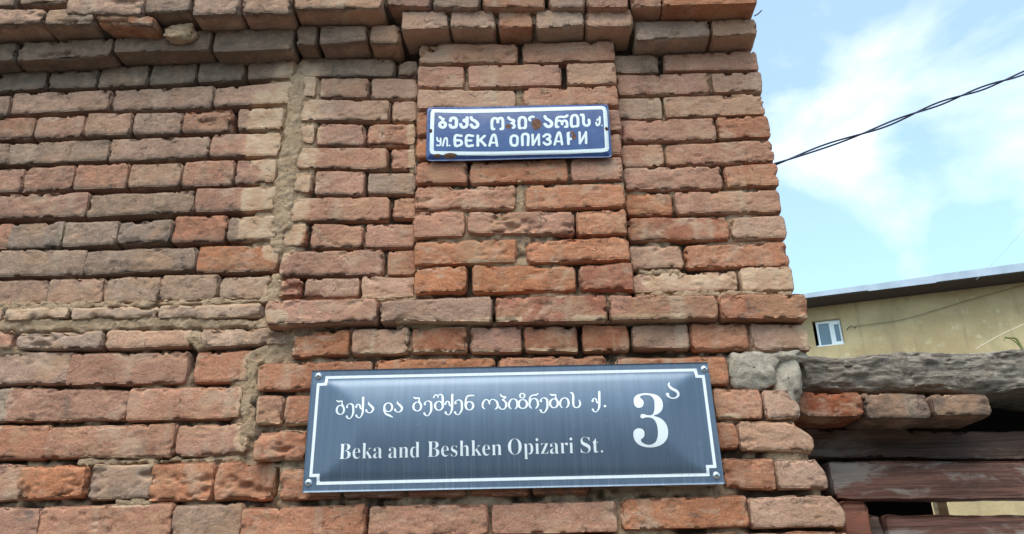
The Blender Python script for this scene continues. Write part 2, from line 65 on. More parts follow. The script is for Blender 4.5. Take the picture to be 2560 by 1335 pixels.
BIG={"c":[[-509.6,2044.4],[356.0,2033.8],[360.7,1778.3],[-509.5,1783.8]],"border":[[-475.4,2027.1],[-476.0,2011.9],[-493.3,2012.0],[-494.1,1818.0],[-478.1,1818.0],[-477.7,1801.7],[329.1,1797.8],[329.2,1813.8],[344.9,1813.7],[343.0,2002.8],[328.6,2002.8],[327.6,2017.4]],"screws":[[-494.3,2031.3],[-498.0,1803.5],[346.6,2018.9],[345.9,1795.8]],"words":[["Beka",[-434.5,1848.3],[-342.5,1847.8]],["and",[-329.4,1847.4],[-263.6,1847.2]],["Beshken",[-247.6,1847.2],[-91.9,1846.9]],["Opizari",[-79.0,1847.4],[56.7,1846.4]],["St.",[71.7,1846.4],[117.3,1846.4]]],"cap":32.3,"glyphs":[[[[-429.6,1952.4,4.69],[-430.3,1955.8,4.43],[-432.0,1958.8,3.74],[-434.4,1961.0,2.82],[-437.2,1962.3,2.01],[-440.1,1962.4,2.01],[-442.8,1961.3,2.82],[-444.9,1959.2,3.74],[-446.2,1956.3,4.43],[-446.5,1952.9,4.69],[-445.8,1949.6,4.43],[-444.1,1946.6,3.74],[-441.7,1944.4,2.82],[-438.9,1943.1,2.01],[-436.0,1943.0,2.01],[-433.3,1944.1,2.82],[-431.2,1946.2,3.74],[-429.9,1949.1,4.43],[-429.6,1952.4,4.69]],[[-447.9,1973.5,1.8],[-443.1,1971.1,3.49],[-435.4,1971.5,2.29],[-435.4,1965.6,3.01],[-432.3,1959.8,4.21],[-430.2,1955.2,4.69]]],[[[-423.1,1957.5,4.69],[-423.7,1960.7,2.77],[-420.7,1963.5,1.8],[-415.9,1964.5,2.29],[-410.5,1960.7,4.21],[-408.8,1951.1,4.69],[-408.9,1942.1,4.21],[-414.1,1932.8,2.04],[-419.8,1933.4,2.29],[-422.8,1937.5,4.69]]],[[[-389.2,1977.0,4.69],[-388.6,1965.0,4.69],[-388.1,1955.9,4.69],[-387.9,1943.4,4.21],[-392.6,1933.4,2.04],[-398.3,1934.1,2.29],[-401.2,1938.2,4.69]],[[-402.7,1956.8,4.69],[-401.2,1961.8,2.29],[-398.0,1962.6,1.8],[-394.7,1959.5,3.25],[-393.5,1954.3,3.25],[-387.3,1950.0,1.8]]],[[[-376.3,1966.7,1.68],[-375.9,1962.6,3.25],[-369.9,1957.4,4.69],[-365.6,1951.4,4.69],[-368.4,1944.7,3.01],[-373.8,1943.0,1.8],[-378.9,1945.4,2.77],[-380.4,1948.6,4.69]]],[[[-324.8,1953.5,4.21],[-325.4,1956.8,4.0],[-327.0,1959.7,3.42],[-329.4,1961.9,2.65],[-332.3,1963.1,1.98],[-335.3,1963.2,1.98],[-338.1,1962.2,2.65],[-340.3,1960.1,3.42],[-341.7,1957.3,4.0],[-342.0,1954.0,4.21],[-341.4,1950.8,4.0],[-339.8,1947.9,3.42],[-337.4,1945.7,2.65],[-334.5,1944.4,1.98],[-331.5,1944.4,1.98],[-328.8,1945.4,2.65],[-326.5,1947.4,3.42],[-325.2,1950.3,4.0],[-324.8,1953.5,4.21]],[[-342.1,1955.9,3.25],[-342.0,1946.8,3.25],[-337.6,1939.4,3.49],[-330.4,1936.1,4.45],[-322.8,1931.8,1.8]]],[[[-314.1,1966.1,1.68],[-313.7,1962.0,3.25],[-307.9,1956.8,4.69],[-303.6,1950.8,4.69],[-306.5,1944.1,3.01],[-311.9,1942.5,1.8],[-317.0,1944.9,2.77],[-318.4,1948.1,4.69]]],[[[-262.6,1953.2,4.69],[-263.2,1956.5,4.43],[-264.7,1959.5,3.74],[-267.0,1961.8,2.82],[-269.8,1963.0,2.01],[-272.7,1963.1,2.01],[-275.4,1962.0,2.82],[-277.6,1959.9,3.74],[-279.0,1957.0,4.43],[-279.4,1953.7,4.69],[-278.8,1950.3,4.43],[-277.3,1947.4,3.74],[-275.0,1945.1,2.82],[-272.2,1943.9,2.01],[-269.3,1943.8,2.01],[-266.6,1944.9,2.82],[-264.4,1947.0,3.74],[-263.1,1949.9,4.43],[-262.6,1953.2,4.69]],[[-280.0,1974.2,1.8],[-275.4,1971.8,3.49],[-267.6,1972.2,2.29],[-267.9,1966.3,3.01],[-265.1,1960.5,4.21],[-263.1,1955.9,4.69]]],[[[-254.8,1957.9,4.69],[-255.3,1961.1,2.77],[-252.2,1964.0,1.8],[-247.5,1965.0,2.29],[-242.2,1961.2,4.21],[-240.9,1951.6,4.69],[-241.4,1942.6,4.21],[-246.8,1933.3,2.04],[-252.5,1933.9,2.29],[-255.3,1938.0,4.69]]],[[[-216.3,1953.3,4.69],[-216.8,1956.7,4.43],[-218.3,1959.6,3.74],[-220.6,1961.9,2.82],[-223.3,1963.1,2.01],[-226.2,1963.2,2.01],[-228.9,1962.2,2.82],[-231.1,1960.0,3.74],[-232.5,1957.2,4.43],[-233.0,1953.8,4.69],[-232.4,1950.5,4.43],[-230.9,1947.5,3.74],[-228.7,1945.3,2.82],[-225.9,1944.0,2.01],[-223.0,1944.0,2.01],[-220.3,1945.0,2.82],[-218.1,1947.1,3.74],[-216.7,1950.0,4.43],[-216.3,1953.3,4.69]],[[-236.5,1972.1,2.77],[-234.3,1977.1,2.29],[-231.1,1978.4,2.04],[-227.9,1976.0,2.29],[-227.4,1972.3,2.29]],[[-227.5,1976.0,2.04],[-223.4,1979.0,2.04],[-218.8,1977.1,3.25],[-216.9,1969.7,4.69],[-216.7,1956.0,4.69]]],[[[-196.6,1977.3,4.69],[-196.5,1965.4,4.69],[-196.4,1956.3,4.69],[-196.8,1943.9,4.21],[-201.8,1933.9,2.04],[-207.5,1934.6,2.29],[-210.2,1938.7,4.69]],[[-210.9,1957.2,4.69],[-209.1,1962.2,2.29],[-206.0,1963.0,1.8],[-202.8,1959.9,3.25],[-201.8,1954.7,3.25],[-195.9,1950.4,1.8]]],[[[-189.2,1958.1,4.69],[-189.7,1961.3,2.77],[-186.5,1964.2,1.8],[-181.8,1965.2,2.29],[-176.6,1961.4,4.21],[-175.4,1951.8,4.69],[-176.0,1942.8,4.21],[-181.6,1933.6,2.04],[-187.2,1934.2,2.29],[-190.0,1938.3,4.69]]],[[[-151.2,1951.3,4.69],[-151.7,1954.4,4.43],[-153.1,1957.2,3.74],[-155.3,1959.3,2.82],[-157.9,1960.4,2.01],[-160.7,1960.5,2.01],[-163.4,1959.5,2.82],[-165.5,1957.6,3.74],[-166.9,1954.9,4.43],[-167.4,1951.8,4.69],[-166.9,1948.7,4.43],[-165.5,1945.9,3.74],[-163.4,1943.9,2.82],[-160.7,1942.7,2.01],[-157.9,1942.6,2.01],[-155.3,1943.6,2.82],[-153.1,1945.6,3.74],[-151.7,1948.2,4.43],[-151.2,1951.3,4.69]],[[-150.0,1974.0,2.29],[-158.2,1974.2,3.01],[-164.5,1972.6,3.01],[-167.2,1964.9,3.73],[-167.7,1952.5,4.69]]],[[[-127.0,1943.8,1.8],[-131.0,1948.0,3.25],[-130.9,1955.9,4.21],[-127.3,1962.6,2.77],[-122.7,1964.0,2.04],[-118.3,1960.7,3.01],[-116.5,1954.3,2.77]],[[-116.5,1958.8,2.29],[-112.8,1963.7,2.04],[-107.0,1963.5,2.04],[-101.2,1958.8,3.73],[-99.0,1951.0,4.45],[-100.9,1944.8,3.25],[-104.5,1942.6,1.8]]],[[[-93.7,1974.9,1.8],[-89.5,1969.8,3.49],[-82.3,1968.6,2.77],[-86.0,1964.2,2.77],[-89.6,1962.1,2.04],[-83.4,1958.7,3.49],[-80.8,1950.9,4.69],[-84.1,1943.4,3.01],[-90.0,1941.7,1.8],[-94.0,1943.7,2.77],[-95.3,1946.4,4.21]]],[[[-70.9,1942.3,1.8],[-74.8,1946.9,3.49],[-75.1,1954.1,4.45],[-71.4,1961.3,3.01],[-65.5,1963.8,1.8],[-59.3,1960.4,3.49],[-57.2,1952.0,4.45],[-58.7,1945.5,3.25],[-62.4,1942.0,1.8]]],[[[-41.5,1970.1,3.25],[-41.7,1972.0,3.12],[-42.6,1973.6,2.77],[-43.8,1974.9,2.31],[-45.4,1975.6,1.91],[-47.2,1975.6,1.91],[-48.8,1975.0,2.31],[-50.1,1973.9,2.77],[-51.0,1972.2,3.12],[-51.4,1970.4,3.25],[-51.1,1968.5,3.12],[-50.3,1966.8,2.77],[-49.0,1965.6,2.31],[-47.4,1964.9,1.91],[-45.7,1964.8,1.91],[-44.1,1965.4,2.31],[-42.7,1966.6,2.77],[-41.8,1968.2,3.12],[-41.5,1970.1,3.25]],[[-36.8,1951.6,4.69],[-37.3,1954.9,4.43],[-38.8,1957.9,3.74],[-41.1,1960.1,2.82],[-44.0,1961.4,2.01],[-47.1,1961.5,2.01],[-50.1,1960.4,2.82],[-52.5,1958.3,3.74],[-54.1,1955.4,4.43],[-54.8,1952.1,4.69],[-54.3,1948.8,4.43],[-52.8,1945.8,3.74],[-50.5,1943.6,2.82],[-47.6,1942.4,2.01],[-44.5,1942.3,2.01],[-41.5,1943.3,2.82],[-39.1,1945.4,3.74],[-37.5,1948.3,4.43],[-36.8,1951.6,4.69]]],[[[-27.3,1941.8,1.8],[-31.2,1946.4,3.49],[-31.4,1953.7,4.45],[-27.6,1960.8,3.01],[-21.7,1963.3,1.8],[-15.5,1960.0,3.49],[-13.5,1951.5,4.45],[-15.1,1945.0,3.25],[-18.8,1941.6,1.8]],[[-31.3,1957.7,3.73],[-30.1,1966.3,3.25],[-24.1,1970.7,2.53],[-18.3,1970.9,2.77],[-12.8,1973.5,2.29]]],[[[-7.1,1956.7,4.69],[-7.4,1959.9,2.77],[-4.2,1962.8,1.8],[0.6,1963.8,2.29],[5.6,1960.0,4.21],[6.3,1950.5,4.69],[5.3,1941.5,4.21],[-0.6,1932.3,2.04],[-6.2,1932.9,2.29],[-8.7,1937.0,4.69]]],[[[28.5,1951.1,4.69],[28.1,1954.4,4.43],[26.8,1957.4,3.74],[24.7,1959.6,2.82],[22.1,1960.9,2.01],[19.2,1961.0,2.01],[16.4,1959.9,2.82],[14.2,1957.8,3.74],[12.6,1954.9,4.43],[12.0,1951.6,4.69],[12.3,1948.3,4.43],[13.7,1945.4,3.74],[15.8,1943.1,2.82],[18.4,1941.9,2.01],[21.3,1941.8,2.01],[24.0,1942.9,2.82],[26.3,1945.0,3.74],[27.9,1947.8,4.43],[28.5,1951.1,4.69]],[[12.8,1972.0,1.8],[17.2,1969.6,3.49],[24.8,1970.0,2.29],[24.1,1964.1,3.01],[26.6,1958.4,4.21],[28.2,1953.8,4.69]]],[[[37.4,1941.2,1.8],[33.6,1945.8,3.49],[33.5,1953.0,4.45],[37.4,1960.1,3.01],[43.3,1962.6,1.8],[49.4,1959.3,3.49],[51.3,1950.9,4.45],[49.6,1944.4,3.25],[45.9,1940.9,1.8]]],[[[56.4,1973.6,2.29],[60.4,1972.1,3.49],[61.8,1965.2,4.69],[61.1,1951.7,4.69],[62.0,1943.6,3.49],[67.2,1940.3,2.04],[73.6,1943.2,3.49],[75.7,1949.4,4.21],[73.9,1956.7,1.8]]],[[[117.6,1973.4,4.69],[116.8,1961.7,4.69],[116.3,1952.7,4.69],[115.0,1940.3,4.21],[109.3,1930.5,2.04],[103.8,1931.1,2.29],[101.4,1935.2,4.69]],[[102.0,1953.6,4.69],[104.1,1958.5,2.29],[107.3,1959.3,1.8],[110.2,1956.2,3.25],[110.8,1951.0,3.25],[116.3,1946.8,1.8]]],[[[127.1,1941.8,5.17],[127.3,1941.8,5.17]]],[[[268.2,1988.8,1.98],[265.7,1984.2,3.96],[270.9,1976.3,5.44],[281.6,1969.7,6.43],[283.9,1962.6,5.44],[279.9,1957.2,3.71],[271.0,1954.7,2.47],[263.1,1958.2,3.46],[260.9,1963.4,6.93]]]],"three":[[188.5,1947.6],[189.7,1956.8],[196.0,1963.6],[206.6,1966.7],[221.5,1966.7],[237.1,1962.7],[246.5,1953.4],[248.7,1941.1],[245.4,1929.7],[236.8,1922.0],[227.4,1918.4],[241.5,1912.1],[251.3,1901.1],[254.1,1886.4],[250.6,1870.9],[239.9,1859.7],[224.9,1854.4],[207.1,1854.4],[191.9,1859.7],[183.8,1869.5],[182.0,1880.7],[184.2,1888.5],[190.2,1892.4],[197.0,1892.8],[203.0,1889.5],[205.0,1882.3],[202.6,1874.5],[196.8,1869.8],[199.0,1864.0],[207.6,1859.7],[217.6,1859.4],[227.0,1864.9],[231.8,1875.9],[233.1,1887.1],[231.9,1900.6],[226.7,1910.5],[219.1,1914.6],[210.6,1915.3],[204.3,1913.2],[200.6,1914.7],[199.6,1918.6],[202.1,1922.1],[207.3,1922.2],[212.8,1920.0],[223.0,1919.7],[228.0,1925.2],[230.9,1937.0],[231.5,1950.8],[227.6,1959.1],[220.0,1963.0],[209.7,1963.4],[202.6,1960.6],[203.9,1956.3],[208.1,1952.0],[208.9,1945.8],[206.6,1939.6],[200.6,1936.1],[193.8,1937.0],[189.6,1941.1]]}
EN={"c":[[-269.4,2722.2],[187.6,2706.2],[186.8,2553.4],[-268.0,2565.5]],"ring":[[-250.9,2705.7],[-166.7,2699.7],[20.1,2694.4],[83.6,2693.3],[169.7,2692.5],[176.5,2689.2],[178.0,2680.8],[175.8,2577.1],[173.6,2572.2],[164.2,2569.8],[77.6,2569.0],[-104.1,2574.8],[-245.6,2582.8],[-252.6,2586.0],[-254.0,2594.0],[-254.0,2699.0]],"glyphs":[[[[-235.2,2685.7,6.98],[-230.6,2681.6,6.98],[-227.8,2677.4,6.98],[-228.0,2672.1,6.98]],[[-229.3,2679.4,6.26],[-225.5,2679.5,6.26]],[[-220.4,2661.9,7.94],[-220.9,2659.0,7.94],[-222.5,2656.6,7.94],[-224.9,2655.0,7.94],[-227.7,2654.6,7.94],[-230.6,2655.3,7.94],[-233.0,2657.1,7.94],[-234.6,2659.7,7.94],[-235.2,2662.7,7.94],[-234.7,2665.6,7.94],[-233.1,2668.0,7.94],[-230.8,2669.6,7.94],[-227.9,2670.0,7.94],[-225.1,2669.3,7.94],[-222.7,2667.5,7.94],[-221.0,2664.9,7.94],[-220.4,2661.9,7.94]]],[[[-208.2,2673.4,8.18],[-206.6,2680.0,8.18],[-200.2,2681.9,8.18],[-194.1,2677.1,8.18],[-193.2,2665.9,8.18],[-194.6,2655.5,8.18],[-200.3,2653.6,8.18],[-206.1,2654.6,8.18],[-209.3,2660.7,8.18]]],[[[-166.7,2680.6,7.94],[-166.7,2667.5,7.94],[-166.9,2658.6,7.94],[-171.1,2652.5,7.94],[-178.7,2653.2,7.94],[-182.9,2661.6,7.94]],[[-175.3,2670.9,5.78],[-174.3,2675.0,5.78],[-166.7,2675.2,5.78]],[[-175.6,2672.4,3.61],[-171.8,2667.7,3.61]]],[[[-156.5,2680.7,8.18],[-154.2,2674.6,8.18],[-145.6,2669.1,8.18],[-139.7,2660.1,8.18],[-142.5,2652.0,8.18],[-150.8,2651.1,8.18],[-156.5,2658.8,8.18]]],[[[-99.5,2643.6,7.22],[-103.3,2644.6,7.22],[-104.7,2655.4,7.22],[-104.0,2668.7,7.22],[-100.4,2674.8,7.22],[-94.0,2674.9,7.22],[-89.9,2669.5,7.22],[-89.7,2662.8,7.22]],[[-89.7,2666.5,7.22],[-87.0,2673.8,7.22],[-80.0,2674.3,7.22],[-77.1,2665.8,7.22],[-77.1,2652.5,7.22],[-78.0,2643.4,7.22],[-82.4,2642.7,7.22]]],[[[-62.9,2675.2,6.5],[-59.2,2669.7,6.5],[-50.4,2665.9,6.5],[-49.6,2661.4,6.5],[-55.2,2658.5,6.5]],[[-55.2,2658.5,6.5],[-50.0,2654.3,6.5],[-48.9,2646.6,6.5],[-52.1,2644.1,6.5]]],[[[-32.4,2642.1,7.22],[-36.1,2643.3,7.22],[-37.1,2654.9,7.22],[-36.3,2666.7,7.22],[-32.6,2673.2,7.22],[-24.4,2672.8,7.22],[-20.6,2665.9,7.22],[-20.5,2652.5,7.22],[-21.8,2643.0,7.22],[-25.2,2642.1,7.22]]],[[[-9.4,2663.1,6.5],[-10.9,2669.8,6.5],[-5.9,2673.8,6.5],[-0.3,2673.5,6.5]]],[[[28.0,2673.0,7.94],[30.5,2666.2,7.94],[39.1,2659.8,7.94],[44.1,2651.9,7.94],[41.2,2643.7,7.94],[33.4,2642.4,7.94],[27.1,2649.8,7.94]]],[[[83.3,2672.7,6.74],[77.4,2668.5,6.74],[64.8,2669.6,6.74],[57.7,2666.3,6.74],[55.3,2654.5,6.74],[54.7,2641.3,6.74],[59.1,2640.3,6.74]],[[58.0,2658.1,6.26],[65.5,2657.7,6.26],[69.4,2652.3,6.26],[69.5,2647.1,6.26]],[[69.7,2652.3,6.5],[73.7,2657.3,6.5],[79.9,2656.2,6.5],[81.7,2648.7,6.5],[81.3,2639.9,6.5],[76.6,2639.4,6.5]]],[[[98.0,2639.4,6.98],[93.0,2640.2,6.98],[92.3,2651.1,6.98],[93.3,2662.9,6.98],[97.1,2671.4,6.98],[105.3,2672.0,6.98],[108.9,2663.6,6.98],[109.0,2650.3,6.98],[107.7,2640.8,6.98],[103.6,2639.9,6.98]]],[[[118.0,2672.8,6.98],[122.7,2671.8,6.98],[123.0,2659.9,6.98],[122.7,2648.1,6.98],[126.5,2641.3,6.98],[132.5,2641.0,6.98],[136.7,2647.4,6.98],[136.2,2657.0,6.98]]],[[[163.5,2664.9,4.81],[162.9,2654.9,4.81],[161.7,2646.1,4.81],[157.8,2640.1,4.81],[154.5,2642.0,4.81],[153.3,2648.0,4.81]],[[156.6,2654.5,3.85],[157.7,2658.4,3.85],[162.7,2658.6,3.85]]],[[[167.1,2639.3,3.37],[167.4,2639.3,3.37]]],[[[-241.2,2625.2,4.33],[-239.2,2616.6,4.33],[-232.2,2614.8,4.33]],[[-232.1,2623.2,4.33],[-231.9,2611.8,4.33],[-233.3,2603.9,4.33],[-240.9,2603.8,4.33]]],[[[-226.7,2602.1,4.57],[-222.0,2621.6,4.57],[-216.5,2621.3,4.57],[-215.7,2601.6,4.57]]],[[[-210.0,2602.0,4.57],[-209.7,2602.0,4.57]]],[[[-180.5,2628.0,6.74],[-195.7,2628.7,6.74],[-195.5,2602.0,6.74],[-185.4,2601.5,6.74],[-179.8,2605.6,6.74],[-181.7,2613.4,6.74],[-188.0,2615.8,6.74],[-195.0,2615.8,6.74]]],[[[-152.1,2626.5,6.5],[-167.2,2627.3,6.5],[-167.6,2600.3,6.5],[-152.5,2599.6,6.5]],[[-166.6,2614.1,6.02],[-155.9,2613.6,6.02]]],[[[-139.8,2626.2,6.98],[-139.9,2598.8,6.98]],[[-123.0,2625.1,6.5],[-136.4,2611.7,6.5]],[[-133.6,2614.2,6.98],[-121.6,2598.0,6.98]]],[[[-111.3,2597.1,6.5],[-103.5,2624.1,6.5],[-96.6,2623.7,6.5],[-92.6,2595.9,6.5]],[[-108.5,2604.9,4.81],[-96.2,2604.3,4.81]]],[[[-57.3,2617.7,6.74],[-50.7,2621.7,6.74],[-43.2,2618.1,6.74],[-42.0,2607.4,6.74],[-44.0,2595.9,6.74],[-50.7,2593.8,6.74],[-56.9,2597.3,6.74],[-58.8,2608.3,6.74],[-57.3,2617.7,6.74]]],[[[-29.9,2593.8,6.74],[-28.9,2621.8,6.74],[-15.7,2621.1,6.74],[-16.5,2593.1,6.74]]],[[[-4.4,2621.1,6.02],[-4.7,2592.5,6.02]],[[10.9,2620.8,6.02],[10.5,2592.2,6.02]],[[-2.7,2595.3,5.29],[8.6,2617.2,5.29]]],[[[22.6,2614.8,6.5],[30.0,2620.2,6.5],[37.4,2617.2,6.5],[37.4,2610.0,6.5],[30.8,2606.7,6.5],[37.9,2602.7,6.5],[37.5,2594.3,6.5],[28.9,2591.9,6.5],[22.3,2597.4,6.5]]],[[[48.6,2590.9,6.02],[57.9,2620.9,6.02],[63.4,2620.6,6.02],[66.9,2590.8,6.02]],[[52.3,2599.4,4.57],[64.7,2598.7,4.57]]],[[[82.9,2620.5,6.98],[82.4,2591.1,6.98]],[[85.2,2621.8,6.02],[91.4,2621.5,6.02],[96.1,2615.7,6.02],[93.2,2607.2,6.02],[85.5,2603.2,6.02]]],[[[111.2,2622.0,6.02],[110.4,2591.1,6.02]],[[126.7,2621.8,6.02],[125.7,2591.4,6.02]],[[112.7,2594.6,5.29],[124.2,2616.5,5.29]]]],"rust":[[6.3,2652.3,12.6,15.8],[-63.7,2648.8,6.8,6.8],[96.4,2609.9,5.6,8.2],[92.7,2621.5,5.8,3.2],[-208.5,2574.5,16.9,6.4],[-240.4,2575.3,9.9,4.3],[-257.5,2645.4,4.0,5.4],[178.1,2630.3,4.0,5.4]],"nails":[[-257.7,2645.1],[178.1,2630.3]]}
GT={"log":[570,1882,2075,2064,1989,1941],"gb":[[557,697,1980,1974,1924,1921],[702,840,1974,1966,1918,1912],[845,970,1966,1961,1919,1913]],"b1":[599,1907,1924,1863,1854,1809],"b2":[635,1849,1841,1811,1758,1732],"post":[639,699,1751,1751,1672,1671],"b3a":[707,739,1725,1724,1647,1647],"b3b":[742,1819,1724,1699,1647,1623],"slotpost":[1007,1033,1797,1797,1709,1708],"jamb":[622,660,1936,1935,1685,1684],"lumps":[[457.1,2022.5,56,46],[529.1,1999.4,34,60],[-931.4,2972.0,44,26],[532.1,2048.0,44,15],[-624.0,2840.7,8,12]]}
BLD={"win":[[0.081,5.615],[0.491,5.626],[0.484,5.253],[0.12,5.185]],"rec":[[0.034,5.642]],"P1":[4.4363,10.586,5.9],"d":[0.95896,-0.28355,0.0],"n":[-0.28355,-0.95896,0.0],"off":0.5,"ftop":[[0.012,5.977],[3.208,6.045]],"wire":[[0.712,5.461],[1.388,5.479],[1.944,5.579],[2.552,5.702],[3.26,5.827]],"hook":[[0.56,5.41],[0.599,5.455],[0.651,5.469],[0.688,5.429],[0.712,5.461]]}
CAB={"main":[[-0.0962,2.2,3.556],[1.1769,2.2,3.7217],[1.3611,2.2,3.7698],[1.6305,2.2,3.8641],[1.9526,2.2,3.9688],[2.2963,2.2,4.1018],[2.69,2.2,4.2388],[2.8853,2.2,4.3098],[3.411,2.2,4.5308],[5.5449,2.2,5.5168]],"hair":[[4.5411,6.0,4.424],[4.7483,6.0,4.5963],[5.1779,6.0,4.9719],[5.8522,6.0,5.5704]],"rope":[[1.8035,1.5,2.4634],[1.8353,1.5,2.4796],[1.9156,1.5,2.5185],[2.026,1.5,2.5637],[2.2898,1.5,2.679]],"twig":[[1.1757,0.2,2.106],[1.1718,0.2,2.1204],[1.1655,0.2,2.133],[1.1414,0.2,2.1369]],"twig2":[[1.1729,0.2,2.1102],[1.161,0.2,2.127],[1.1447,0.2,2.1347],[1.1352,0.2,2.1279]],"stub":[[0.5823,-0.05,2.9496],[0.5936,-0.05,2.9567],[0.6033,-0.05,2.9666]]}
EDGE={"top": 591, "mid": 584, "low": 589, "bot": 599, "x2": 560, "zmid": 2200, "z2": 1913, "z3": 1832, "left": -1658, "f20": 544}


# ------------------------------------------------------------------ helpers
def link(o, parent=None):
    scene.collection.objects.link(o)
    if parent is not None: o.parent = parent
    return o
def thing(name, label, cat, loc=(0, 0, 0), group=None):
    o = bpy.data.objects.new(name, None); o.location = loc; o.empty_display_size = 0.1
    link(o); o['label'] = label; o['category'] = cat
    if group: o['group'] = group
    return o
def put(o, parent):      # parent without moving (parents here are unrotated empties)
    link(o); o.parent = parent
    o.location = Vector(o.location) - Vector(parent.location) if parent.type == 'EMPTY' else o.location
    return o
def mesh(name, v, quads, mat=None, smooth=True, tris=None):
    me = bpy.data.meshes.new(name)
    v = np.asarray(v, dtype=np.float32)
    q = np.asarray(quads, dtype=np.int32).reshape(-1, 4) if quads is not None and len(quads) else np.zeros((0, 4), np.int32)
    t = np.asarray(tris, dtype=np.int32).reshape(-1, 3) if tris is not None and len(tris) else np.zeros((0, 3), np.int32)
    me.vertices.add(len(v)); me.vertices.foreach_set('co', v.ravel())
    loops = np.concatenate([q.ravel(), t.ravel()])
    me.loops.add(len(loops)); me.loops.foreach_set('vertex_index', loops)
    me.polygons.add(len(q) + len(t))
    st = np.concatenate([np.arange(len(q))*4, len(q)*4 + np.arange(len(t))*3]).astype(np.int32)
    me.polygons.foreach_set('loop_start', st)
    me.update(calc_edges=True); me.validate()
    if smooth: me.polygons.foreach_set('use_smooth', np.ones(len(me.polygons), bool))
    if mat: me.materials.append(mat)
    return me
def fattr(me, name, vals):
    a = me.attributes.new(name, 'FLOAT', 'POINT'); a.data.foreach_set('value', np.asarray(vals, np.float32))

def _h(ix, iy, iz):
    n = (ix*374761393 + iy*668265263 + iz*2147483647 + 1274126177) & 0xffffffff
    n = ((n ^ (n >> 13)) * 1274126177) & 0xffffffff
    n = ((n ^ (n >> 16)) * 2246822519) & 0xffffffff
    return ((n ^ (n >> 15)) & 0xffff) / 65535.0
def noise(p, s):                                   # value noise in [-1, 1]
    q = np.asarray(p) / s
    i = np.floor(q).astype(np.int64); f = q - i; f = f*f*f*(f*(f*6-15)+10)
    x, y, z = i[..., 0], i[..., 1], i[..., 2]; fx, fy, fz = f[..., 0], f[..., 1], f[..., 2]
    r = 0
    for dx in (0, 1):
        for dy in (0, 1):
            for dz in (0, 1):
                w = (fx if dx else 1-fx)*(fy if dy else 1-fy)*(fz if dz else 1-fz)
                r = r + w*_h(x+dx, y+dy, z+dz)
    return r*2-1
def fbm(p, s, o=3, g=0.5):
    r = 0; a = 1; t = 0
    for k in range(o):
        r = r + a*noise(np.asarray(p) + 31.7*k, s); t += a; a *= g; s *= 0.5
    return r/t
def smooth(a, b, x):
    t = np.clip((x-a)/(b-a), 0, 1); return t*t*(3-2*t)

# ------------------------------------------------------------------ materials
def newmat(name):
    m = bpy.data.materials.new(name); m.use_nodes = True
    return m, m.node_tree.nodes, m.node_tree.links, m.node_tree.nodes['Principled BSDF']
class N:
    def __init__(s, name):
        s.m, s.n, s.l, s.p = newmat(name)
        s.pos = s.n.new('ShaderNodeNewGeometry').outputs['Position']
    def vec(s, scale, src=None):
        a = s.n.new('ShaderNodeVectorMath'); a.operation = 'MULTIPLY'
        s.l.new(src or s.pos, a.inputs[0]); a.inputs[1].default_value = scale if isinstance(scale, tuple) else (scale,)*3
        return a.outputs[0]
    def noise(s, scale, detail=5, rough=0.55, dist=0.0, stretch=(1, 1, 1), off=0.0):
        t = s.n.new('ShaderNodeTexNoise'); t.inputs['Scale'].default_value = scale
        t.inputs['Detail'].default_value = detail; t.inputs['Roughness'].default_value = rough
        t.inputs['Distortion'].default_value = dist
        v = s.vec(stretch)
        if off:
            a = s.n.new('ShaderNodeVectorMath'); s.l.new(v, a.inputs[0]); a.inputs[1].default_value = (off, off*1.3, off*.7); v = a.outputs[0]
        s.l.new(v, t.inputs['Vector']); return t.outputs['Fac']
    def ramp(s, x, a, b, lo=0.0, hi=1.0):
        r = s.n.new('ShaderNodeMapRange'); r.interpolation_type = 'SMOOTHSTEP'
        s.l.new(x, r.inputs[0]); r.inputs[1].default_value = a; r.inputs[2].default_value = b
        r.inputs[3].default_value = lo; r.inputs[4].default_value = hi; return r.outputs[0]
    def mix(s, f, a, b, mode='MIX'):
        m = s.n.new('ShaderNodeMix'); m.data_type = 'RGBA'; m.blend_type = mode
        for sock, v in ((m.inputs[0], f), (m.inputs[6], a), (m.inputs[7], b)):
            if isinstance(v, (int, float)): sock.default_value = v
            elif isinstance(v, tuple): sock.default_value = v if len(v) == 4 else v + (1,)
            else: s.l.new(v, sock)
        return m.outputs[2]
    def math(s, op, a, b=0.0):
        m = s.n.new('ShaderNodeMath'); m.operation = op
        for k, v in ((0, a), (1, b)):
            if isinstance(v, (int, float)): m.inputs[k].default_value = v
            else: s.l.new(v, m.inputs[k])
        return m.outputs[0]
    def attr(s, name):
        a = s.n.new('ShaderNodeAttribute'); a.attribute_name = name; return a.outputs['Fac']
    def voro(s, scale, stretch=(1, 1, 1)):
        t = s.n.new('ShaderNodeTexVoronoi'); t.inputs['Scale'].default_value = scale
        s.l.new(s.vec(stretch), t.inputs['Vector']); return t.outputs['Distance']
    def bump(s, h, dist, strength=1.0, prev=None):
        b = s.n.new('ShaderNodeBump'); b.inputs['Distance'].default_value = dist; b.inputs['Strength'].default_value = strength
        s.l.new(h, b.inputs['Height'])
        if prev: s.l.new(prev, b.inputs['Normal'])
        return b.outputs[0]
    def done(s, col, rough=0.9, normal=None, spec=0.3, metal=0.0):
        if isinstance(col, tuple): s.p.inputs['Base Color'].default_value = col + (1,)
        else: s.l.new(col, s.p.inputs['Base Color'])
        if isinstance(rough, (int, float)): s.p.inputs['Roughness'].default_value = rough
        else: s.l.new(rough, s.p.inputs['Roughness'])
        s.p.inputs['Specular IOR Level'].default_value = spec
        if isinstance(metal, (int, float)): s.p.inputs['Metallic'].default_value = metal
        else: s.l.new(metal, s.p.inputs['Metallic'])
        if normal: s.l.new(normal, s.p.inputs['Normal'])
        return s.m

